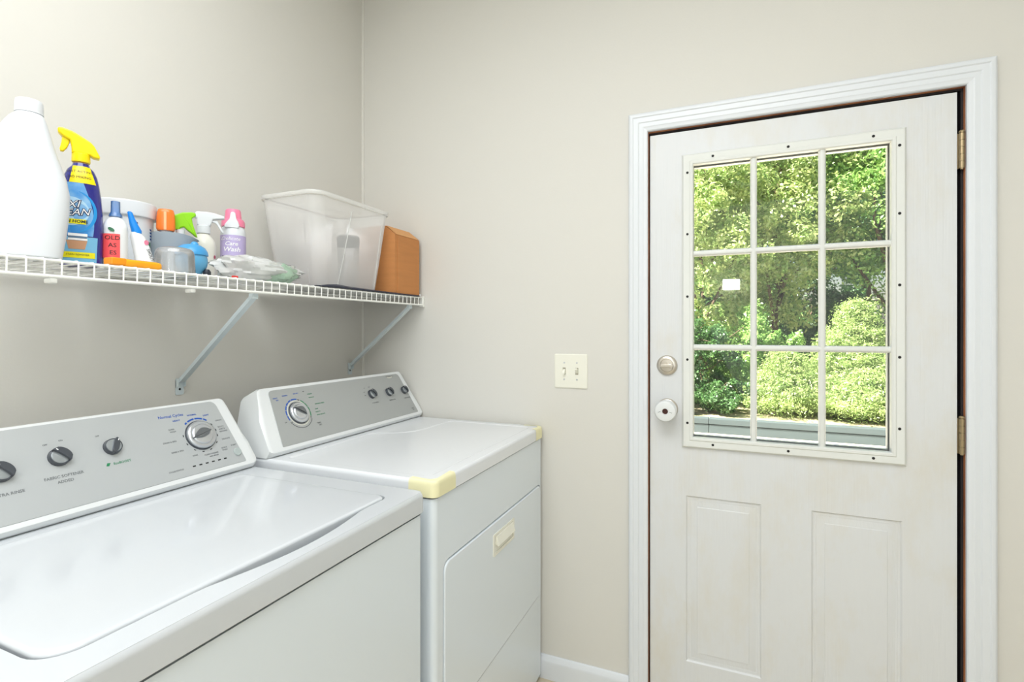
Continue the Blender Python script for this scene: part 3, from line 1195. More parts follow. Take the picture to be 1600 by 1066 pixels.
for u, v, r_ in ((-.265, .106, .0162), (-.1655, .102, .0158), (-.071, .098, .0148)):
    small_knob(DYN, Md, u, v, -52 if u < -.1 else -60, r_, .86)
for a0, a1 in ((76, 104), (107, 122), (125, 140), (143, 160), (163, 182), (185, 203)):
    bm = bmesh.new()
    arc_mark(bm, Md, -.614, .090, .0425, .0465, a0, a1)
    obj('blue_cycle_band', bm, M_blue_print, DYN, 0)
for a0, a1 in ((40, 58), (20, 38), (0, 18), (-22, -2)):
    bm = bmesh.new()
    arc_mark(bm, Md, -.614, .090, .0425, .0455, a0, a1)
    obj('green_cycle_band', bm, M_green_print, DYN, 0)
bm = bmesh.new()
arc_mark(bm, Md, -.614, .090, .0470, .0485, -150, -32, 20)
obj('cycle_arc', bm, M_black_print, DYN, 0)
for a in (70, 66, 214, -28):
    bm = bmesh.new()
    arc_mark(bm, Md, -.614, .090, .0425, .0450, a - 2, a + 2, 2)
    obj('cycle_mark', bm, M_black_print, DYN, 0)
bm = bmesh.new()
arc_mark(bm, Md, -.614, .090, .0380, .0405, 0, 360, 40)
obj('dial_ring', bm, mat('pale_ring', rgb(222, 222, 208), .4), DYN, 0)
print_part(DYN, 'lettering', [('HEAVY', .0055, -.677, .146), ('DRY', .005, -.672, .139), ('NORMAL', .005, -.640, .150), ('LESS DRY', .005, -.598, .152)], Md, M_blue_print)
print_part(DYN, 'lettering', [('CASUAL', .0055, -.545, .144), ('MORE DRY', .0045, -.543, .132), ('WRINKLE SHIELD', .0052, -.520, .108), ('DAMP', .0045, -.541, .092), ('DELICATE', .0045, -.540, .082), ('EXTRA DELICATE', .0045, -.532, .072)], Md, M_green_print)
print_part(DYN, 'lettering', [('TIMED', .006, -.553, .046), ('DRY', .006, -.550, .039), ('OFF', .0045, -.566, .155), ('OFF', .0045, -.672, .068), ('CYCLE SIGNAL', .0055, -.262, .0725), ('TEMPERATURE', .0058, -.1625, .0695),
                              ('PUSH TO START', .0055, -.0675, .066), ('OFF', .004, -.289, .133), ('LOW', .004, -.298, .118), ('MED', .004, -.299, .105), ('HIGH', .004, -.262, .135), ('ENERGY', .0045, -.062, .019), ('SAVER', .004, -.062, .013)], Md, mat('dark_grey_print', rgb(84, 86, 86), .5))
bm = bmesh.new()
arc_mark(bm, Md, -.1220, .195, .034, .037, -118, -62, 14)
o = obj('logo_arc', bm, mat('pale_print', rgb(226, 226, 214), .3, metal=.2), DYN, 0)
print_part(DYN, 'lettering', [('Whirlpool', .0105, -.1220, .1650)], Md, mat('logo_print', rgb(120, 120, 116), .4))


# ================================================================== WIRE SHELF
SZ = 1.403
SF = .305
SH = thing('wire_shelf', 'white coated wire shelf running along the left wall above the machines', 'shelf', (.15, -.9, 1.388))
ys0, ys1 = -1.86, -.013
for (x, z, r) in ((SF, SZ, .0032), (SF + .0035, 1.3735, .0034), (.155, SZ - .003, .003), (.012, SZ - .003, .003)):
    bm = bmesh.new()
    acyl(bm, (x, ys0, z), (x, ys1, z), r, 10)
    obj('rail', bm, M_wire, SH)
n = int((ys1 - ys0) / .0264)
wire_me = None
for k in range(n + 1):
    y = ys1 - .002 - k * .0264
    if wire_me is None:
        bm = bmesh.new()
        atube(bm, [(.004 - .15, 0, SZ + .003 - 1.388), (SF - .15, 0, SZ + .003 - 1.388), (SF + .0045 - .15, 0, SZ - .001 - 1.388), (SF + .0035 - .15, 0, 1.373 - 1.388)], .0017, 6)
        o = obj('wire', bm, M_wire, SH, 60, world=False)
        wire_me = o.data
    else:
        o = bpy.data.objects.new('wire', wire_me)
        COL.objects.link(o)
        o.parent = SH
    o.location = (0, y + .9, 0)
for y, x in ((-1.235, .285), (-.965, .285)):
    bm = bmesh.new()
    abox(bm, x - .012, x + .010, y - .006, y + .006, 1.362, 1.371, .002)
    obj('clip', bm, M_wire, SH)
bm = bmesh.new()
abox(bm, .294, .313, -.0125, -.0005, 1.366, 1.4085, .002)
obj('end_bracket', bm, M_wire, SH)
for yb_, lab in ((-.800, 'pale steel shelf brace reaching the wall above the washer'), (-.083, 'pale steel shelf brace in the corner above the dryer')):
    B = thing('shelf_brace', lab, 'bracket', (0, yb_, 1.10), group=None)
    # channel strut from wall foot to the shelf lip
    p0 = Vector((.010, yb_, 1.128)); p1 = Vector((.300, yb_, 1.366))
    d = (p1 - p0)
    L = d.length
    q = Matrix.Translation(p0) @ Matrix(((d.x / L, 0, -d.z / L, 0), (0, 1, 0, 0), (d.z / L, 0, d.x / L, 0), (0, 0, 0, 1)))
    bm = bmesh.new()
    sec = [(-.0085, -.005), (.0085, -.005), (.0085, .005), (.0065, .005), (.0065, -.003), (-.0065, -.003), (-.0065, .005), (-.0085, .005)]
    aloft(bm, [[(u, a_, b_) for a_, b_ in sec] for u in (0, L)], q)
    obj('strut', bm, M_brace, B, 0)
    bm = bmesh.new()
    aplate(bm, rrect(yb_ - .0115, yb_ + .0115, 1.088, 1.135, .003, 3), [[(yb_ + .0038 * math.cos(a * PI / 5), 1.104 + .0038 * math.sin(a * PI / 5)) for a in range(10)]], .0005, .003, MX)
    aloft(bm, [[(.001, yb_ + s, 1.135), (.014, yb_ + s, 1.135), (.012, yb_ + s, 1.112), (.001, yb_ + s, 1.108)] for s in (-.0115, -.0095)])
    aloft(bm, [[(.001, yb_ + s, 1.135), (.014, yb_ + s, 1.135), (.012, yb_ + s, 1.112), (.001, yb_ + s, 1.108)] for s in (.0095, .0115)])
    ft = obj('wall_foot', bm, M_brace, B, 0, normals=True)
    bm = bmesh.new()
    alathe(bm, [(0, 0), (.0036, 0), (.0036, .0006), (0, .0006)], 12, Matrix.Translation((.0006, yb_, 1.104)) @ Matrix.Rotation(PI / 2, 4, 'Y'))
    obj('screw', bm, M_black, ft)
    bm = bmesh.new()
    abox(bm, .288, .3015, yb_ - .010, yb_ + .010, 1.356, 1.3705, .002)
    obj('hook_end', bm, M_brace, B)

TOP = SZ + .0048        # where things rest on the wires


# ================================================================== ITEMS ON THE SHELF
def sell(a, b, e, n=36):
    """superellipse ring"""
    out = []
    for i in range(n):
        t = 2 * PI * i / n
        c, s = math.cos(t), math.sin(t)
        out.append((a * math.copysign(abs(c) ** (2 / e), c), b * math.copysign(abs(s) ** (2 / e), s)))
    return out


class Body:
    """lofted bottle: sections (z, half width, half depth, exponent, x offset)"""

    def __init__(self, secs):
        self.s = [tuple(list(s) + [0.0] * (5 - len(s))) for s in secs]

    def at(self, z):
        s = self.s
        if z <= s[0][0]:
            return s[0][1:]
        for p, q in zip(s, s[1:]):
            if z <= q[0]:
                k = (z - p[0]) / max(q[0] - p[0], 1e-9)
                return tuple(p[i] + (q[i] - p[i]) * k for i in range(1, 5))
        return s[-1][1:]

    def build(self, n=36):
        bm = bmesh.new()
        aloft(bm, [[(x + s[4], y, s[0]) for x, y in sell(s[1], s[2], s[3], n)] for s in self.s])
        return bm

    def front(self, x, z, off=.0006):
        """point on the -Y (front) side at local x"""
        a, b, e, o = self.at(z)
        k = max(-.995, min(.995, (x - o) / a))
        y = b * (1 - abs(k) ** e) ** (1 / e)
        nx = k * .8
        return Vector((x + nx * off, -(y + off), z))

    def patch(self, bm, x0, x1, z0, z1, off=.0006, nx=10, nz=8, fn=None):
        rows = []
        for j in range(nz + 1):
            z = z0 + (z1 - z0) * j / nz
            row = []
            for i in range(nx + 1):
                s = i / nx
                xa, xb = (x0, x1) if fn is None else fn(j / nz)
                row.append(bm.verts.new(self.front(xa + (xb - xa) * s, z, off)))
            rows.append(row)
        for a, b in zip(rows, rows[1:]):
            for i in range(nx):
                bm.faces.new((a[i], a[i + 1], b[i + 1], b[i]))

    def text(self, bm, s, size, cx, cz, off=.0012, shear=0.0, bold=0.0, slope=0.0, align='CENTER', rot=0.0):
        c_, s_ = math.cos(rot), math.sin(rot)
        atext(bm, s, size, lambda x, y: self.front(cx + x * c_ - y * s_, cz + x * s_ + y * c_ + slope * x, off), align, shear, bold)

    def disc(self, bm, cx, cz, rx, rz, off=.0009, n=20, rot=0):
        cen = bm.verts.new(self.front(cx, cz, off))
        ring = []
        for i in range(n):
            t_ = 2 * PI * i / n
            x, z = rx * math.cos(t_), rz * math.sin(t_)
            ring.append(bm.verts.new(self.front(cx + x * math.cos(rot) - z * math.sin(rot), cz + x * math.sin(rot) + z * math.cos(rot), off)))
        for i in range(n):
            bm.faces.new((cen, ring[i], ring[(i + 1) % n]))


def facing(x, y):
    """rotation so local +X is to the right as the room side looks at it"""
    d = Vector((x - 1.454, y + 1.78))
    return math.atan2(d.x * -1, d.y) if False else math.atan2(-d.x, d.y) + 0.0


LXZ = Matrix(((1, 0, 0, 0), (0, 0, -1, 0), (0, 1, 0, 0), (0, 0, 0, 1)))   # polygon (x,z) extruded in -y


def slab(pts, half, bev):
    bm = bmesh.new()
    aprism(bm, pts, -half, half, LXZ, bev=bev, seg=3)
    return bm


# ---- large white jug
JX, JY = .245, -1.250
J = thing('laundry_jug', 'large plain white plastic jug at the near end of the wire shelf', 'jug', (JX, JY, TOP), facing(JX, JY))
jb = Body([(0, .052, .036, 3.2, -.008), (.004, .055, .040, 3.2, -.008), (.05, .0615, .043, 3, -.008), (.09, .0655, .045, 2.8, -.008), (.125, .0665, .045, 2.7, -.008), (.155, .0625, .043, 2.6, -.009), (.18, .0550, .040, 2.4, -.009), (.205, .0465, .037, 2.3, -.008), (.23, .0385, .034, 2.2, -.006), (.25, .0315, .029, 2.1, -.004), (.262, .0260, .0255, 2, -.002), (.269, .0215, .0215, 2), (.274, .018, .018, 2)])
bm = jb.build(40)
obj('jug_body', bm, M_hdpe, J, 60, world=False)
bm = bmesh.new()
alathe(bm, [(0, .297), (.0180, .297), (.0195, .2955), (.0203, .290), (.0208, .281), (.0204, .280), (.0208, .272), (0, .272)], 40)
obj('cap', bm, M_hdpe, J, 40, world=False)
bm = bmesh.new()
atube(bm, [(-.030, 0, .232), (-.048, 0, .238), (-.064, 0, .226), (-.078, 0, .200), (-.078, 0, .150), (-.066, 0, .110)], .011, 12, [.011, .012, .012, .012, .011, .010])
obj('handle', bm, M_hdpe, J, 60, world=False)

# ---- stain remover spray: navy bottle, yellow trigger
OX, OY = .195, -1.141
O = thing('spray_bottle', 'navy stain-remover bottle with yellow trigger, next to the white jug', 'bottle', (OX, OY, TOP), facing(OX, OY))
ob = Body([(0, .033, .021, 3), (.003, .0355, .0235, 3), (.06, .037, .025, 2.8), (.11, .0365, .025, 2.6), (.145, .034, .0245, 2.5), (.172, .0305, .023, 2.4), (.190, .027, .021, 2.3), (.203, .022, .018, 2.1), (.210, .0155, .0155, 2), (.216, .0135, .0135, 2)])
obj('bottle', ob.build(44), M_navy, O, 60, world=False)
bm = bmesh.new(); ob.patch(bm, 0, 0, .172, .2085, .0008, 12, 8, lambda s: (-.0185 + .006 * s, .024 - .010 * s))
obj('neck_label', bm, M_yel, O, 60, world=False)
bm = bmesh.new(); ob.patch(bm, 0, 0, .062, .172, .0005, 12, 16, lambda s: (-.034 + .004 * s, .004 + .017 * math.sin(PI * (.35 + .65 * s))))
obj('blue_label', bm, M_blue_lab, O, 60, world=False)
# swooshes
bm = bmesh.new()
N_ = 26
for r0, r1, off in ((.036, .043, .0010),):
    pr = None
    for i in range(N_ + 1):
        a = math.radians(-80 + 150 * i / N_)
        wgt = math.sin(PI * i / N_)
        p1_ = ob.front(-.018 + (r0 + .002) * math.cos(a), .112 + r0 * 1.25 * math.sin(a), off)
        p2_ = ob.front(-.018 + (r0 + (r1 - r0) * wgt + .0005) * math.cos(a), .112 + (r0 + (r1 - r0) * wgt) * 1.25 * math.sin(a), off)
        cur = (bm.verts.new(p1_), bm.verts.new(p2_))
        if pr:
            bm.faces.new((pr[0], pr[1], cur[1], cur[0]))
        pr = cur
obj('swoosh', bm, M_cyan, O, 60, world=False)
bm = bmesh.new(); ob.disc(bm, -.018, .112, .032, .030, .0009); obj('label_glow', bm, M_pale, O, 60, world=False)
for a_ in (('OXI', .0205, -.0205, .1245, .0013, .25, .0012, .12), ('CLEAN', .0190, -.0165, .1085, .0013, .25, .0012, .12),):
    bm = bmesh.new()
    ob.text(bm, *a_)
    obj('lettering', bm, mat('outline_navy', rgb(26, 40, 84), .4), O, 0, world=False)
for a_ in (('OXI', .0205, -.0205, .1245, .0017, .25, -.0001, .12), ('CLEAN', .0190, -.0165, .1085, .0017, .25, -.0001, .12),):
    bm = bmesh.new()
    ob.text(bm, *a_)
    obj('lettering', bm, M_white_print, O, 0, world=False)
bm = bmesh.new(); ob.patch(bm, -.024, .008, .086, .096, .0013, 6, 1); obj('yellow_band', bm, M_yel_lab, O, 0, world=False)
for a_ in (('IN HOME', .0085, -.007, .091, .0018, .1, .0002), ('FAST ACTING', .0068, -.0015, .196, .0013), ('NO MIXING', .0068, -.0020, .184, .0013), ('STAIN REMOVER', .0048, -.005, .0225, .0022),):
    bm = bmesh.new()
    ob.text(bm, *a_)
    obj('lettering', bm, M_black_print, O, 0, world=False)
bm = bmesh.new(); ob.patch(bm, -.034, .026, .008, .060, .0008, 8, 4, lambda s: (-.034, .0245 + .002 * s)); obj('lower_panel', bm, M_sky, O, 60, world=False)
bm = bmesh.new(); ob.patch(bm, -.034, .022, .016, .028, .0014, 8, 1); obj('yellow_stripe', bm, M_yel_lab, O, 60, world=False)
bm = bmesh.new(); ob.patch(bm, -.02, .01, .034, .052, .0014, 8, 2, lambda s: (-.019 - .004 * s, .006 + .004 * s)); obj('basket_picture', bm, M_basket, O, 60, world=False)
bm = bmesh.new(); ob.patch(bm, -.02, .01, .0525, .0565, .0014, 8, 1); obj('towel_picture', bm, M_white_print, O, 60, world=False)
bm = bmesh.new(); ob.patch(bm, -.02, .010, .061, .0665, .0014, 8, 1); obj('towel_picture', bm, M_white_print, O, 60, world=False)
bm = bmesh.new(); ob.patch(bm, -.02, .009, .0565, .061, .0014, 8, 1); obj('towel_picture', bm, mat('grey_blue_print', rgb(96, 124, 150), .4), O, 60, world=False)
# neck, collar, head (nozzle to the left = local -X)
bm = bmesh.new(); alathe(bm, [(0, .213), (.0130, .213), (.0130, .224), (0, .224)], 28); obj('neck', bm, mat('amber_neck', rgb(190, 150, 60), .3), O, world=False)
bm = bmesh.new(); alathe(bm, [(0, .219), (.0150, .219), (.0158, .222), (.0152, .236), (.013, .238), (0, .238)], 32); obj('collar', bm, M_yel, O, world=False)
hz = .228
bm = slab([(x, z + hz) for x, z in [(-.037, .054), (-.0365, .047), (-.030, .040), (-.018, .034), (-.0155, .022), (-.015, .008), (.0145, .008), (.020, .004), (.030, .0035), (.0315, .008), (.028, .016), (.022, .029), (.016, .036), (0, .046), (-.014, .0535), (-.028, .057), (-.034, .057)]], .0105, .004)
obj('spray_head', bm, M_yel, O, 50, world=False)
bm = slab([(x, z + hz) for x, z in [(-.030, .042), (-.031, .028), (-.034, .014), (-.033, .009), (-.028, .009), (-.022, .018), (-.018, .030), (-.019, .040)]], .005, .0022)
obj('trigger', bm, M_yel, O, 50, world=False)

# ---- white tub with lid, behind
TX, TY = .076, -.990
T_ = thing('lidded_tub', 'white lidded plastic tub at the back of the shelf behind the red-labelled bottle', 'tub', (TX, TY, TOP), facing(TX, TY))
tb = Body([(0, .054, .054, 2), (.003, .056, .056, 2), (.150, .0615, .0615, 2)])
obj('tub', tb.build(40), M_hdpe, T_, 60, world=False)
bm = bmesh.new(); alathe(bm, [(0, .142), (.0665, .142), (.0680, .145), (.0680, .174), (.066, .178), (.060, .179), (0, .179)], 48); obj('lid', bm, M_hdpe, T_, 40, world=False)
bm = bmesh.new()
for k in range(4):
    x0 = .020; zz = .128 - k * .0075
    rows = []
    vs = [bm.verts.new(tb.front(a_, b_, .0012)) for a_, b_ in ((x0 + .004, zz), (.054, zz - .012), (.054, zz - .016), (x0 + .004, zz - .004))]
    bm.faces.new(vs)
obj('stripes', bm, mat('navy_print', rgb(30, 62, 120), .4), T_, 0, world=False)
bm = bmesh.new(); tb.patch(bm, .030, .052, .070, .084, .0012, 4, 1); obj('green_mark', bm, M_green_leaf, T_, 0, world=False)
bm = bmesh.new(); tb.text(bm, 'SUPER', .013, .047, .055, .0012, rot=PI / 2); obj('lettering', bm, M_black_print, T_, 0, world=False)

# ---- bottle with coral label and clear blue cap
RX_, RY_ = .218, -1.088
R_ = thing('label_bottle', 'white ribbed bottle with coral label and clear blue cap, right of the navy spray', 'bottle', (RX_, RY_, TOP), facing(RX_, RY_))
secs = [(0, .020, .018, 2.4)]
z = .003
while z < .088:
    secs.append((z, .0225, .020, 2.4)); secs.append((z + .0035, .0219, .0195, 2.4)); z += .007
secs += [(.094, .0215, .019, 2.3), (.103, .0185, .017, 2.2), (.110, .0125, .0125, 2), (.114, .009, .009, 2)]
rb = Body(secs)
obj('bottle', rb.build(36), mat('milky_plastic', rgb(232, 236, 238), .3), R_, 50, world=False)
bm = bmesh.new()
alathe(bm, [(0, .1135), (.0125, .1135), (.0120, .118), (.0088, .124), (.0084, .146), (.008, .1475), (0, .1475)], 28)
obj('cap', bm, M_clearblue, R_, world=False)
rl = Body([(0, .0226, .0201, 2.4), (.1, .0226, .0201, 2.4)])
bm = bmesh.new(); rl.patch(bm, -.0205, .0075, .022, .074, .0010, 8, 2); obj('coral_label', bm, M_red_lab, R_, 60, world=False)
for a_ in (('OLD', .0125, -.0050, .0650, .0016), ('AS', .0125, -.0050, .0490, .0016), ('ES', .0125, -.0040, .0330, .0016),):
    bm = bmesh.new()
    rl.text(bm, *a_)
    obj('lettering', bm, M_black_print, R_, 0, world=False)
bm = bmesh.new(); rl.disc(bm, -.007, .083, .0062, .0035, .0012, 16, -.6); obj('leaf_picture', bm, M_green_leaf, R_, 0, world=False)

# ---- slim tilted bottle with blue nozzle
NX_, NY_ = .228, -1.030
N1 = thing('nozzle_bottle', 'slim white bottle with bright blue nozzle leaning to the left beside the grey cup', 'bottle', (NX_, NY_, TOP + .0012), facing(NX_, NY_))
N1.rotation_euler = (0, 0, facing(NX_, NY_))
SHR = Matrix(((1, 0, -.26, 0), (0, 1, 0, 0), (0, 0, 1, 0), (0, 0, 0, 1)))
nb_ = Body([(0, .0165, .011, 2.4, .0), (.004, .018, .0125, 2.4), (.03, .0178, .013, 2.3, -.004), (.055, .0165, .0125, 2.2, -.010), (.076, .014, .012, 2.1, -.016), (.086, .0085, .0085, 2, -.0195)])
obj('bottle', nb_.build(32), mat('white_bottle', rgb(240, 242, 243), .3), N1, 50, world=False)
bm = bmesh.new()
nz_ = Body([(.084, .0095, .009, 2, -.0175), (.090, .010, .009, 2, -.018), (.104, .008, .007, 2, -.023), (.120, .0058, .005, 2, -.0275), (.130, .0048, .004, 2, -.030), (.132, .003, .003, 2, -.0305)])
aloft(bm, [[(x + s[4], y, s[0]) for x, y in sell(s[1], s[2], s[3], 24)] for s in nz_.s])
obj('nozzle', bm, M_bluecap, N1, 50, world=False)
bm = bmesh.new(); nb_.disc(bm, .000, .064, .0042, .0060, .0010); obj('pink_dot', bm, M_pinkd, N1, 0, world=False)
bm = bmesh.new(); nb_.disc(bm, .008, .012, .0058, .0052, .0012); obj('red_dot', bm, M_red, N1, 0, world=False)
for a_ in (('SHOUT', .0085, .007, .036, .0010, 0, 0, 0, 'CENTER', -1.25), ('2X', .009, -.009, .018, .0010),):
    bm = bmesh.new()
    nb_.text(bm, *a_)
    obj('lettering', bm, M_black_print, N1, 0, world=False)

# ---- orange-yellow block lying flat
B1 = thing('scrub_block', 'orange-yellow plastic bar lying flat at the front of the shelf', 'bar', (.277, -1.083, TOP), math.radians(90))
bm = bmesh.new()
stepped(bm, [[(x, y, z) for x, y in rrect(-.052 + k, .052 - k, -.014 + k, .014 - k, .010, 6)] for k, z in ((.003, 0), (0, .003), (0, .011), (.0015, .0145), (.005, .016), (.012, .0165))])
bm.faces.new([bm.verts.new((x, y, 0)) for x, y in rrect(-.052 + .003, .052 - .003, -.014 + .003, .014 - .003, .010, 6)][::-1])
obj('bar_body', bm, M_orange, B1, 50, world=False)
bm = bmesh.new()
abox(bm, -.0535, -.024, -.0146, .0146, .001, .0168, .003)
obj('end_cap', bm, mat('deep_orange', rgb(246, 150, 16), .35), B1, 50, world=False)

# ---- grey oval cup holding two bottles
GX, GY = .142, -.911
G_ = thing('grey_cup', 'slate grey oval plastic cup with flared lip behind the clear cap', 'cup', (GX, GY, TOP), facing(GX, GY))
gs = [(.0, .034, .023, 2.3, -.008), (.004, .037, .026, 2.3, -.007), (.05, .0425, .029, 2.3, -.004), (.085, .046, .030, 2.3, -.002), (.104, .0495, .031, 2.2, 0.001), (.112, .053, .031, 2.2, .004)]
rings = [[(x + s[4], y, s[0] + (.0 if s[0] < .1 else -.010 * max(0, (x + s[4]) / .05) ** 2)) for x, y in sell(s[1], s[2], s[3], 44)] for s in gs]
inn = [[(x + s[4], y, max(s[0], .003) + (.0 if s[0] < .1 else -.010 * max(0, (x + s[4]) / .05) ** 2)) for x, y in sell(s[1] - .0018, s[2] - .0018, s[3], 44)] for s in gs[::-1]]
bm = bmesh.new(); aloft(bm, rings + inn); obj('cup_wall', bm, M_greycup, G_, 50, world=False)
gb = Body([tuple(s[:5]) for s in gs])
bm = bmesh.new()
tr_ = [gb.front(.004 + .020 * math.cos(a), .055 + .018 * math.sin(a), .0006) for a in [math.radians(20 + 14 * i) for i in range(11)]]
atube(bm, tr_, .0007, 5); obj('embossed_arc', bm, mat('slate_edge', rgb(120, 130, 138), .5), G_, 60, world=False)


# orange-capped bottle standing in the grey cup
O2 = thing('orange_capped_bottle', 'bottle with tall orange cap standing in the grey cup', 'bottle', (.142, -.930, TOP + .004), facing(.142, -.930))
bm = bmesh.new(); alathe(bm, [(0, 0), (.0125, 0), (.0135, .003), (.0135, .108), (.0125, .114), (0, .114)], 32); obj('bottle', bm, M_hdpe, O2, world=False)
bm = bmesh.new()
aloft(bm, [[(x, y, z) for x, y in sell(a, b, e, 32)] for z, a, b, e in ((.1125, .0180, .016, 2.4), (.118, .0205, .018, 2.4), (.145, .0200, .0178, 2.5), (.158, .0185, .017, 2.6), (.165, .0165, .015, 2.6), (.1665, .014, .012, 2.4))])
obj('cap', bm, M_orcap, O2, 50, world=False)
bm = bmesh.new(); abox(bm, -.0045, .0015, -.0195, -.015, .113, .158, .001); obj('cap_rib', bm, mat('pale_orange', rgb(255, 190, 140), .3), O2, world=False)

# green trigger spray standing in the grey cup
G2 = thing('green_spray_bottle', 'spray bottle with lime green trigger head standing in the grey cup', 'bottle', (.142, -.893, TOP + .004), facing(.142, -.893))
bm = bmesh.new(); alathe(bm, [(0, 0), (.0135, 0), (.0145, .003), (.0145, .090), (.010, .100), (.010, .122), (0, .122)], 28); obj('bottle', bm, M_hdpe, G2, world=False)
s_ = .00160
gp = [(269, 338), (277, 334), (285.6, 329.7), (299, 327.7), (304, 329), (304.7, 333), (299, 337.6), (300, 345), (302, 353), (306.6, 367.8), (303.5, 367), (298, 362), (293.5, 358.6), (288, 353), (283, 355), (282, 359), (270, 357)]
bm = slab([((x - 283) * s_, (359 - y) * s_ + .120) for x, y in gp][::-1], .009, .003)
obj('spray_head', bm, M_green, G2, 50, world=False)

# ---- clear frosted cap, front
C1 = thing('clear_cup', 'small frosted clear plastic cup upside down at the shelf front', 'cup', (.262, -.987, TOP), 0)
bm = bmesh.new()
alathe(bm, [(.0405, 0), (.0415, .001), (.0400, .040), (.0385, .050), (.034, .0555), (.027, .0575), (0, .058), (0, .0570), (.027, .0565), (.033, .0545), (.0373, .049), (.0390, .040), (.0403, .0)], 48)
obj('cup_shell', bm, M_frost, C1, 50, world=False)

# ---- round blue dispenser
S1 = thing('blue_dispenser', 'round sky-blue plastic container with flip lid behind the clear cup', 'container', (.203, -.905, TOP), facing(.203, -.905))
bm = bmesh.new()
pr = [(0, 0)] + [(.0355 * math.cos(a), .040 + .040 * math.sin(a)) for a in [math.radians(-84 + 12 * i) for i in range(10)]]
alathe(bm, pr + [(.034, .056), (0, .056)], 40)
obj('container_body', bm, M_ball, S1, 50, world=False)
bm = bmesh.new()
alathe(bm, [(0, .0545), (.0362, .0545), (.0368, .056), (.0355, .064), (.0300, .074), (.020, .0805), (.008, .083), (0, .0832)], 40)
obj('flip_lid', bm, M_ball2, S1, 50, world=False)
bm = bmesh.new(); aloft(bm, [[(x + .006, y - .010, z) for x, y in sell(a, a * .8, 2, 20)] for z, a in ((.076, .010), (.084, .0085), (.088, .005), (.089, .002))]); obj('lid_tab', bm, M_ball2, S1, 50, world=False)
bm = bmesh.new(); aloft(bm, [[(.033 + (x), y - .012, z) for x, y in sell(a, a, 2, 16)] for z, a in ((.0005, .005), (.006, .009), (.014, .009), (.020, .005))]); obj('rubber_foot', bm, mat('black_rubber', rgb(34, 40, 52), .5), S1, 50, world=False)

# ---- white trigger spray bottle
V1 = thing('white_spray_bottle', 'frosted spray bottle with white trigger head between grey cup and lavender bottle', 'bottle', (.098, -.797, TOP), facing(.098, -.797))
vb = Body([(0, .027, .027, 2), (.004, .0295, .0295, 2), (.100, .0305, .0305, 2), (.115, .0275, .0275, 2), (.127, .020, .020, 2), (.134, .0135, .0135, 2), (.140, .012, .012, 2)])
obj('bottle', vb.build(40), mat('frosted_white_bottle', rgb(234, 232, 222), .32), V1, 60, world=False)
bm = bmesh.new(); alathe(bm, [(0, .136), (.0165, .136), (.0172, .139), (.0168, .156), (.014, .159), (0, .159)], 30); obj('collar', bm, M_hdpe, V1, world=False)
wp = [(304, 325.8), (318.5, 325), (330, 326), (346.7, 330.3), (346.7, 335), (335, 337), (329, 338), (327, 344), (325, 350), (304, 350), (304, 337.6), (300.7, 337), (301, 329)]
s_ = .00158
bm = slab([((x - 314.5) * s_, (361 - y) * s_ + .140) for x, y in wp][::-1], .0105, .004)
obj('spray_head', bm, M_hdpe, V1, 50, world=False)
wt = [(327.6, 339.5), (335.5, 339), (338, 344), (345.6, 358.6), (344, 360.5), (341, 357), (335, 346), (332, 343.5), (327.6, 342.5)]
bm = slab([((x - 314.5) * s_, (361 - y) * s_ + .140) for x, y in wt][::-1], .005, .0012)
obj('trigger', bm, M_hdpe, V1, 50, world=False)
bm = bmesh.new(); vb.disc(bm, .026, .070, .0022, .0050, .0012); vb.disc(bm, -.014, .077, .003, .0016, .0012); obj('red_marks', bm, mat('dark_pink_print', rgb(186, 60, 92), .4), V1, 0, world=False)

# ---- lavender delicate wash bottle
K1 = thing('lavender_bottle', 'round white bottle with lavender label and pink overcap', 'bottle', (.098, -.704, TOP), facing(.098, -.704))
kb_ = Body([(0, .030, .030, 2), (.004, .0335, .0335, 2), (.146, .0335, .0335, 2), (.158, .0325, .0325, 2), (.170, .028, .028, 2), (.176, .024, .024, 2)])
obj('bottle', kb_.build(44), M_hdpe, K1, 60, world=False)
bm = bmesh.new(); kb_.patch(bm, -.0332, .0332, .012, .143, .0006, 24, 1); obj('lavender_label', bm, M_lav, K1, 60, world=False)
for a_ in (('Delicate', .0145, -.006, .132, .0012, .2), ('Care', .0165, -.005, .117, .0012, .2, .0003), ('Wash', .0185, -.004, .1005, .0012, .2, .0003),):
    bm = bmesh.new()
    kb_.text(bm, *a_)
    obj('lettering', bm, M_white_print, K1, 0, world=False)
bm = bmesh.new()
aloft(bm, [[(x, y, z) for x, y in sell(a, a, 2, 36)] for z, a in ((.170, .0305), (.172, .0315), (.186, .031), (.192, .028), (.194, .0225), (.218, .0205), (.222, .018))])
obj('overcap', bm, M_pink, K1, 35, world=False)
bm = bmesh.new()
bm2 = slab([(-.0235, .164), (.014, .164), (.016, .172), (.013, .182), (.0085, .190), (.0055, .208), (.002, .2105), (-.004, .2105), (-.0065, .207), (-.0095, .190), (-.017, .180), (-.022, .172)], .0045, .0025)
for v in bm2.verts:
    v.co.y -= .0285
bm.free()
obj('pump_spout', bm2, M_hdpe, K1, 50, world=False)

# ---- crumpled film bag
F1 = thing('crinkled_film_bag', 'crumpled clear and green plastic film lying in front of the bin', 'plastic bag', (.218, -.715, TOP), math.radians(90))


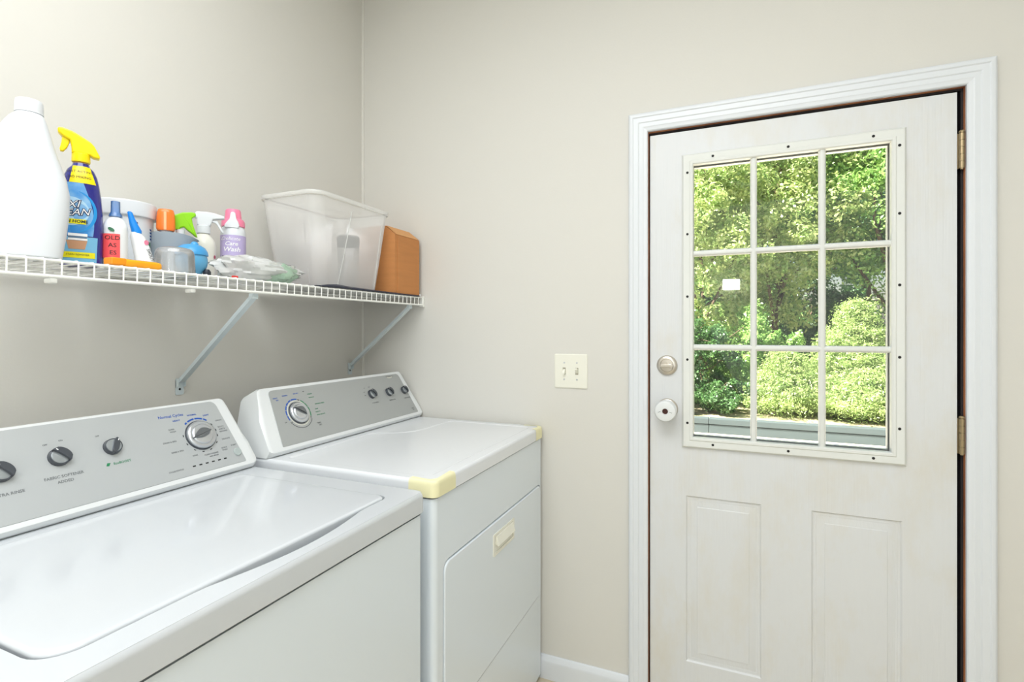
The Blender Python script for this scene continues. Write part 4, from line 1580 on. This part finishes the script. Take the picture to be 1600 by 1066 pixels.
def crumple(cx, cy, rx, ry, h, seed, amp, nu=56, nv=22):
    bm = bmesh.new()
    rows = []
    for j in range(nv + 1):
        ph = PI * j / nv
        row = []
        for i in range(nu):
            th = 2 * PI * i / nu
            d = Vector((math.sin(ph) * math.cos(th), math.sin(ph) * math.sin(th), math.cos(ph)))
            q = d * 2.2 + Vector((seed, seed * .7, 0))
            k = 1 + amp * noise.noise(q) + amp * .6 * noise.noise(q * 2.3) - amp * .5 * abs(noise.noise(q * 4.7))
            x, y, z = cx + d.x * rx * k, cy + d.y * ry * k, h * .5 + d.z * h * .5 * k
            zt = h * .5 + h * .5 * d.z * k * (1 - .35 * d.x)
            z = max(zt, .0008 + .0006 * noise.noise(q * 6))
            row.append(bm.verts.new((x, y, z)))
            if j in (0, nv):
                break
        rows.append(row)
    for a, b in zip(rows, rows[1:]):
        for i in range(nu):
            k = (i + 1) % nu
            if len(a) == 1:
                bm.faces.new((a[0], b[i], b[k]))
            elif len(b) == 1:
                bm.faces.new((a[i], b[0], a[k]))
            else:
                bm.faces.new((a[i], b[i], b[k], a[k]))
    return bm


bm = crumple(-.005, -.012, .146, .056, .070, 3.1, .20)
obj('film', bm, M_bagm, F1, 25, world=False)
bm = crumple(.040, -.026, .075, .042, .060, 8.4, .20, 40, 16)
o = obj('film_fold', bm, M_bagg, F1, 25, world=False)
o['label'] = 'green-tinted fold of the film'
bm = bmesh.new(); abox(bm, -.130, -.116, -.060, -.050, .001, .007, .002); obj('red_tag', bm, M_red, F1, world=False)

# ---- dark navy folded mat under bin and box
NM = thing('navy_vinyl_sheet', 'thin dark navy vinyl sheet lying under the clear bin and cardboard box', 'sheet', (.16, -.30, TOP), 0)
bm = bmesh.new()
base = [(-.14, -.255), (-.02, -.27), (.146, -.285), (.1475, -.22), (.147, 0.0), (.1465, .272), (.13, .276), (-.14, .276)]
aprism(bm, base, 0.0, .0022, bev=.0006, seg=1)
obj('sheet', bm, M_mat_navy, NM, 40, world=False)
bm = bmesh.new()
aloft(bm, [[(.142, y, z0), (.150, y, z0 - .002), (.1515, y, z0 + hh * .4), (.146, y, z0 + hh)] for y, z0, hh in ((-.275, .0005, .001), (-.24, .0014, .0065), (-.20, .0024, .0085), (-.14, .002, .006), (0, .001, .0045), (.15, .0004, .004), (.265, .0003, .004))])
obj('curled_edge', bm, M_mat_navy, NM, 50, world=False)
bm = bmesh.new()
alathe(bm, [(0, -.005), (.0035, -.0035), (.005, 0), (.0035, .0035), (0, .005)], 16, Matrix.Translation((.150, .268, .0035)))
obj('snap', bm, M_chrome, NM, world=False)
TOP2 = TOP + .0026

# ---- clear storage bin
BX, BY = .170, -.387
BN = thing('clear_storage_bin', 'large empty translucent plastic storage bin on the wire shelf', 'bin', (BX, BY, TOP2), 0)


def binring(hx, hy, z, r):
    return [(x, y, z) for x, y in rrect(-hx, hx, -hy, hy, r, 8)]


zz = [0.0, .004, .012, .15, .283]
outer = [binring(.092, .136, 0.0, .030), binring(.098, .142, .002, .033), binring(.101, .145, .010, .035), binring(.112, .168, .15, .038), binring(.121, .188, .282, .040)]
rim = [binring(.1255, .193, .283, .043), binring(.1275, .195, .287, .044), binring(.1275, .195, .294, .044), binring(.1255, .193, .2965, .043), binring(.122, .1895, .2965, .041)]
inner = [binring(.1195, .1815, .2835, .039), binring(.1105, .1645, .15, .037), binring(.0995, .1435, .012, .034), binring(.092, .136, .004, .030)]
bm = bmesh.new()
t = bmesh.new()
stepped(t, outer[1:], cap=False)
merge(bm, t)
bm.faces.new([bm.verts.new(p) for p in outer[1]][::-1])
obj('bin_wall', bm, M_bin, BN, 50, world=False)
bm = bmesh.new(); stepped(bm, rim, cap=False); obj('rim', bm, clear('bin_rim', rgb(246, 247, 244), .68, .3, .04), BN, 50, world=False)
bm = bmesh.new()
for (x, y0_, y1_) in ((.1115, -.165, -.035),):
    pass
atube(bm, [(.1015, -.070, .012), (.1085, -.052, .10), (.117, -.034, .20), (.1215, -.026, .26)], .0016, 6)
obj('rib', bm, MATS['bin_rim'], BN, 50, world=False)
for pts_ in ([(.1015, .115, .012), (.1095, .125, .12), (.1185, .136, .24)], [(.055, -.1445, .012), (.058, -.166, .15), (.062, -.184, .28)],
             [(-.055, -.1445, .012), (-.058, -.166, .15), (-.062, -.184, .28)]):
    bm = bmesh.new()
    atube(bm, pts_, .0014, 6)
    obj('rib', bm, MATS['bin_rim'], BN, 50, world=False)
# grey tumbler inside the bin
TU = thing('smoky_tumbler', 'upturned smoky grey plastic tumbler seen through the bin wall', 'tumbler', (.195, -.318, TOP2 + .0015), 0)
bm = bmesh.new(); alathe(bm, [(.030, 0), (.0315, 0), (.039, .185), (.040, .190), (.037, .196), (.030, .198), (0, .198)], 36); obj('tumbler_wall', bm, M_grey_clear, TU, world=False)
bm = bmesh.new(); alathe(bm, [(.0378, .160), (.0384, .166), (.0392, .186), (.0402, .190)], 36); obj('band', bm, mat('dark_band', rgb(120, 122, 124), .4), TU, world=False)

# ---- cardboard box
CBX = thing('cardboard_box', 'brown cardboard box with sloped top in the corner of the shelf', 'box', (.17, -.108, TOP2), 0)
x0, x1, y0, y1, hh = -.105, .131, -.078, .083, .221
bm = bmesh.new()
stepped(bm, [[(x, y, 0) for x, y in rect(x0, x1, y0, y1)], [(x, y, hh) for x, y in rect(x0, x1, y0, y1)], [(x, y, hh + .038) for x, y in rect(x0 + .045, x1 - .050, y0 + .004, y1 - .030)]])
bm.faces.new([bm.verts.new((x, y, 0)) for x, y in rect(x0, x1, y0, y1)][::-1])
obj('carton', bm, M_card, CBX, 0, world=False)
bm = bmesh.new()
abox(bm, x1 - .0002, x1 + .0025, y0 + .016, y1 - .001, .001, hh, .0006, 1)
o = obj('front_flap', bm, M_card, CBX, 0, world=False)
bm = bmesh.new()
sl = Matrix.Translation((x1 + .001, 0, hh + .001)) @ Matrix.Rotation(-math.atan2(.050, .038), 4, 'Y')
aprism(bm, [(.0, y0 + .010), (0.0, y1 - .001), (.0015, y1 - .001), (.0015, y0 + .010)], 0, .060, sl)
obj('top_flap', bm, M_card2, CBX, 0, world=False)

# ================================================================== ADDED LAMP, unseen behind the camera (puts the bright spot in the glass)
WL = thing('added_spot_lamp', 'small lit white lamp added out of view to make the bright spot in the door glass', 'lamp', (1.478, YF, 1.72))
bm = bmesh.new(); abox(bm, 1.478 - .05, 1.478 + .05, YF + .001, YF + .012, 1.66, 1.78, .003); obj('backplate', bm, M_satin, WL)
bm = bmesh.new(); abox(bm, 1.470 - .078, 1.470 + .078, YF + .012, YF + .09, 1.655, 1.755, .008); obj('shade', bm, M_lampglow, WL)

# ================================================================== OUTSIDE
bm = bmesh.new()
for k in range(44):
    y = .16 + k * .128
    abox(bm, -6, 9, y, y + .122, -.185, -.150 + random.uniform(-.001, .001))
o = obj('deck_boards', bm, M_deck, None, 0)
o['kind'] = 'structure'
bm = bmesh.new()
abox(bm, -14, 18, 5.86, 40, -.5, .035)
o = obj('yard_ground', bm, M_ground, None, 0)
o['kind'] = 'structure'
KB = thing('timber_kerb', 'low grey painted timber kerb across the far side of the deck', 'kerb', (1.9, 5.78, -.15))
for (z0, z1, yo) in ((-.15, -.030, .0), (-.024, .052, -.012)):
    for xa in (-6.0, -2.4, 1.2, 4.8):
        bm = bmesh.new()
        abox(bm, xa, xa + 3.595, 5.715 + yo, 5.86, z0, z1, .006)
        obj('board', bm, M_kerb, KB, 0)
rng = np.random.default_rng(11)


def leaves(name, centers, normals, size, m, parent, aspect=.5, spread=.9):
    n = len(centers)
    d = normals + rng.normal(0, spread, (n, 3))
    d /= np.linalg.norm(d, axis=1)[:, None] + 1e-9
    r = rng.normal(0, 1, (n, 3))
    u = np.cross(d, r); u /= np.linalg.norm(u, axis=1)[:, None] + 1e-9
    v = np.cross(d, u)
    s = (size * rng.uniform(.55, 1.25, n))[:, None]
    P = np.empty((n, 4, 3))
    P[:, 0] = centers - u * s * .5
    P[:, 1] = centers + v * s * .5 * aspect + d * s * .10
    P[:, 2] = centers + u * s * .5
    P[:, 3] = centers - v * s * .5 * aspect + d * s * .10
    off = np.array(parent.location)
    P -= off
    me = bpy.data.meshes.new(name)
    me.vertices.add(n * 4)
    me.vertices.foreach_set('co', P.reshape(-1))
    me.loops.add(n * 4)
    me.loops.foreach_set('vertex_index', np.arange(n * 4, dtype=np.int32))
    me.polygons.add(n)
    me.polygons.foreach_set('loop_start', np.arange(0, n * 4, 4, dtype=np.int32))
    me.update(calc_edges=True)
    me.materials.append(m)
    o = bpy.data.objects.new(name, me)
    COL.objects.link(o)
    o.parent = parent
    o['kind'] = 'stuff'
    return o


def tree(name, label, x, y, z0, h, rad, zlow, nblob, nleaf, size, m, group=None, lean=(0, 0), trunk=.09):
    t = thing(name, label, 'tree', (x, y, z0), group=group)
    bm = bmesh.new()
    pts = [Vector((x + lean[0] * k / 8 + .08 * math.sin(k * 1.7 + x), y + lean[1] * k / 8 + .06 * math.cos(k * 1.3 + x), z0 + h * .85 * k / 8)) for k in range(9)]
    atube(bm, pts, .1, 10, [trunk * (1 - .09 * k) for k in range(9)])
    obj('trunk', bm, M_bark, t, 60)
    B = []
    while len(B) < nblob:
        p = rng.uniform(-1, 1, 3)
        if np.dot(p, p) < 1:
            B.append((x + lean[0] * .5 + p[0] * rad, y + p[1] * rad * .8, z0 + zlow + (h - zlow) * (.5 + .5 * p[2]), rng.uniform(.16, .42) * rad * .60))
    bm = bmesh.new()
    for k in range(9):
        b = B[k * len(B) // 9]
        s = pts[2 + (k % 6)]
        e = Vector(b[:3])
        mid = s.lerp(e, .5) + Vector((random.uniform(-.15, .15), random.uniform(-.1, .1), random.uniform(0, .25)))
        q1, q2 = s.lerp(mid, .5), mid.lerp(e, .5) + Vector((random.uniform(-.08, .08), 0, random.uniform(-.08, .08)))
        atube(bm, [s, q1, mid, q2, e], .03, 6, [trunk * .42, trunk * .34, trunk * .26, trunk * .17, trunk * .08])
    obj('branches', bm, M_bark, t, 60)
    B = np.array(B)
    idx = rng.integers(0, len(B), nleaf)
    d = rng.normal(0, 1, (nleaf, 3)); d /= np.linalg.norm(d, axis=1)[:, None]
    rr = B[idx, 3] * (.62 + .46 * rng.random(nleaf) + .40 * rng.random(nleaf) ** 4)
    # ragged sprays
    c = B[idx, :3] + d * rr[:, None]
    c += .05 * np.sin(c[:, [1, 2, 0]] * 21)
    n_ = d.copy(); n_[:, 2] += .6
    c[:, 2] = np.maximum(c[:, 2], z0 + .03)
    leaves('foliage', c, n_, size, m, t)
    return t


def cedar(label, x, y, z0, h, rad, n, m):
    t = thing('cedar_bush', label, 'shrub', (x, y, z0))
    bm = bmesh.new()
    atube(bm, [(x, y, z0), (x + .03, y, z0 + h * .5), (x, y, z0 + h * .95)], .04, 8, [.05, .035, .01])
    obj('stem', bm, M_bark, t, 60)
    n = int(n * 1.7)
    ns = n // 60
    C, Nn = [], []
    for k in range(ns):
        f = rng.random() ** 1.4
        zz = z0 + .10 + (h - .12) * f
        R = rad * (1 - f) ** .92 * rng.uniform(.45, 1.12) + .04
        a = rng.uniform(0, 2 * PI)
        tip = np.array((x + R * math.cos(a), y + R * math.sin(a), zz + R * .10 + .10 * rng.random()))
        root = np.array((x + R * .35 * math.cos(a), y + R * .35 * math.sin(a), zz - .10 * R))
        s = rng.random(60) ** .6
        w_ = (1 - s)[:, None] * .13 + .02
        pts = root + (tip - root) * s[:, None] + rng.normal(0, 1, (60, 3)) * w_ * np.array((1, 1, .5))
        C.append(pts)
        Nn.append(np.tile(np.array((math.cos(a) * .5, math.sin(a) * .5, .8)), (60, 1)))
    C = np.concatenate(C); C[:, 2] = np.maximum(C[:, 2], z0 + .02)
    leaves('foliage', C, np.concatenate(Nn), .052, m, t, aspect=.24, spread=.8)
    return t


GZ = .035
cedar('bright yellow-green cedar bush with pointed top, right of the view through the door', 3.20, 7.25, GZ, 1.60, 1.02, 44000, L_cedar)
cedar('low spreading yellow-green cedar left of the pointed one, close to the kerb', 2.20, 6.65, GZ, .86, .68, 18000, L_cedar)
cedar('low mounded yellow-green cedar right behind the kerb below the pointed one', 3.15, 6.45, GZ, .62, .62, 16000, L_cedar)
cedar('rounded yellow-green cedar at the far right', 4.40, 7.2, GZ, 1.25, 1.0, 24000, L_cedar)
tree('broadleaf_tree', 'yellow-green broadleaf tree with bare twigs at the left of the view', .95, 8.6, GZ, 5.0, 1.25, .9, 130, 34000, .085, L_oak, trunk=.07)
tree('broadleaf_tree', 'pale yellow-green tree in the middle of the view through the door', 2.35, 9.9, GZ, 6.2, 1.5, 1.4, 150, 38000, .092, L_oak, trunk=.09)
tree('broadleaf_tree', 'bright green leafy tree at the upper right of the view', 4.4, 10.4, GZ, 6.6, 1.7, 1.5, 150, 38000, .095, L_green, trunk=.10)
tree('understory_tree', 'dark green low tree at the lower left beyond the kerb', .75, 7.2, GZ, 1.40, .85, .05, 50, 22000, .062, L_dark, trunk=.03)
tree('understory_tree', 'small mid green sapling between the left tree and cedar', 1.80, 7.9, GZ, 1.6, .75, .05, 44, 18000, .062, L_green, trunk=.03)
for k, (x, y) in enumerate([(-.15, 6.35), (.62, 6.35), (1.35, 6.38), (4.05, 6.35), (5.1, 6.4)]):
    tree('kerb_shrub', ['low leafy green shrub behind the kerb at the far left', 'low leafy green shrub behind the kerb under the left panes', 'low leafy green shrub behind the kerb just left of the cedars',
                        'low leafy shrub behind the kerb below the far right cedar', 'low leafy shrub behind the kerb at the far right end'][k], x, y, GZ, .46, .48, .0, 26, 12000, .045, L_dark if k < 3 else L_green, trunk=.012)
for k, (x, y, h, r, m_) in enumerate([(-2.9, 12.5, 7.5, 1.9, L_dark), (-.5, 14.0, 7.8, 2.0, L_blue), (2.2, 15.0, 8.6, 2.1, L_dark), (5.0, 15.5, 9.4, 2.1, L_blue), (7.4, 13.6, 8.8, 2.1, L_dark), (9.8, 12.2, 8.0, 2.1, L_green), (-5.4, 12.5, 7.6, 2.1, L_green)]):
    tree('woodland_tree', ['tall dark green tree far left beyond the yard', 'tall hazy green tree behind the left broadleaf', 'tall dark green tree behind the middle broadleaf', 'tall hazy green tree right of centre in the back row',
                           'tall dark tree behind the bright green one', 'broad green tree far right beyond the yard', 'green tree at the far left edge of the woods'][k], x, y, GZ, h, r, .2, 110, 30000, .14, m_, trunk=.14)
for k, (x, y) in enumerate([(-1.7, 10.6), (.7, 11.0), (3.2, 12.2), (6.3, 10.4)]):
    tree('woodland_shrub', ['dense dark shrub low at the left of the woods', 'dense dark shrub behind the left broadleaf trunk', 'dense dark shrub behind the cedars', 'dense dark shrub low at the right of the woods'][k], x, y, GZ, 2.6, 1.3, .0, 70, 30000, .09, L_dark, trunk=.03)
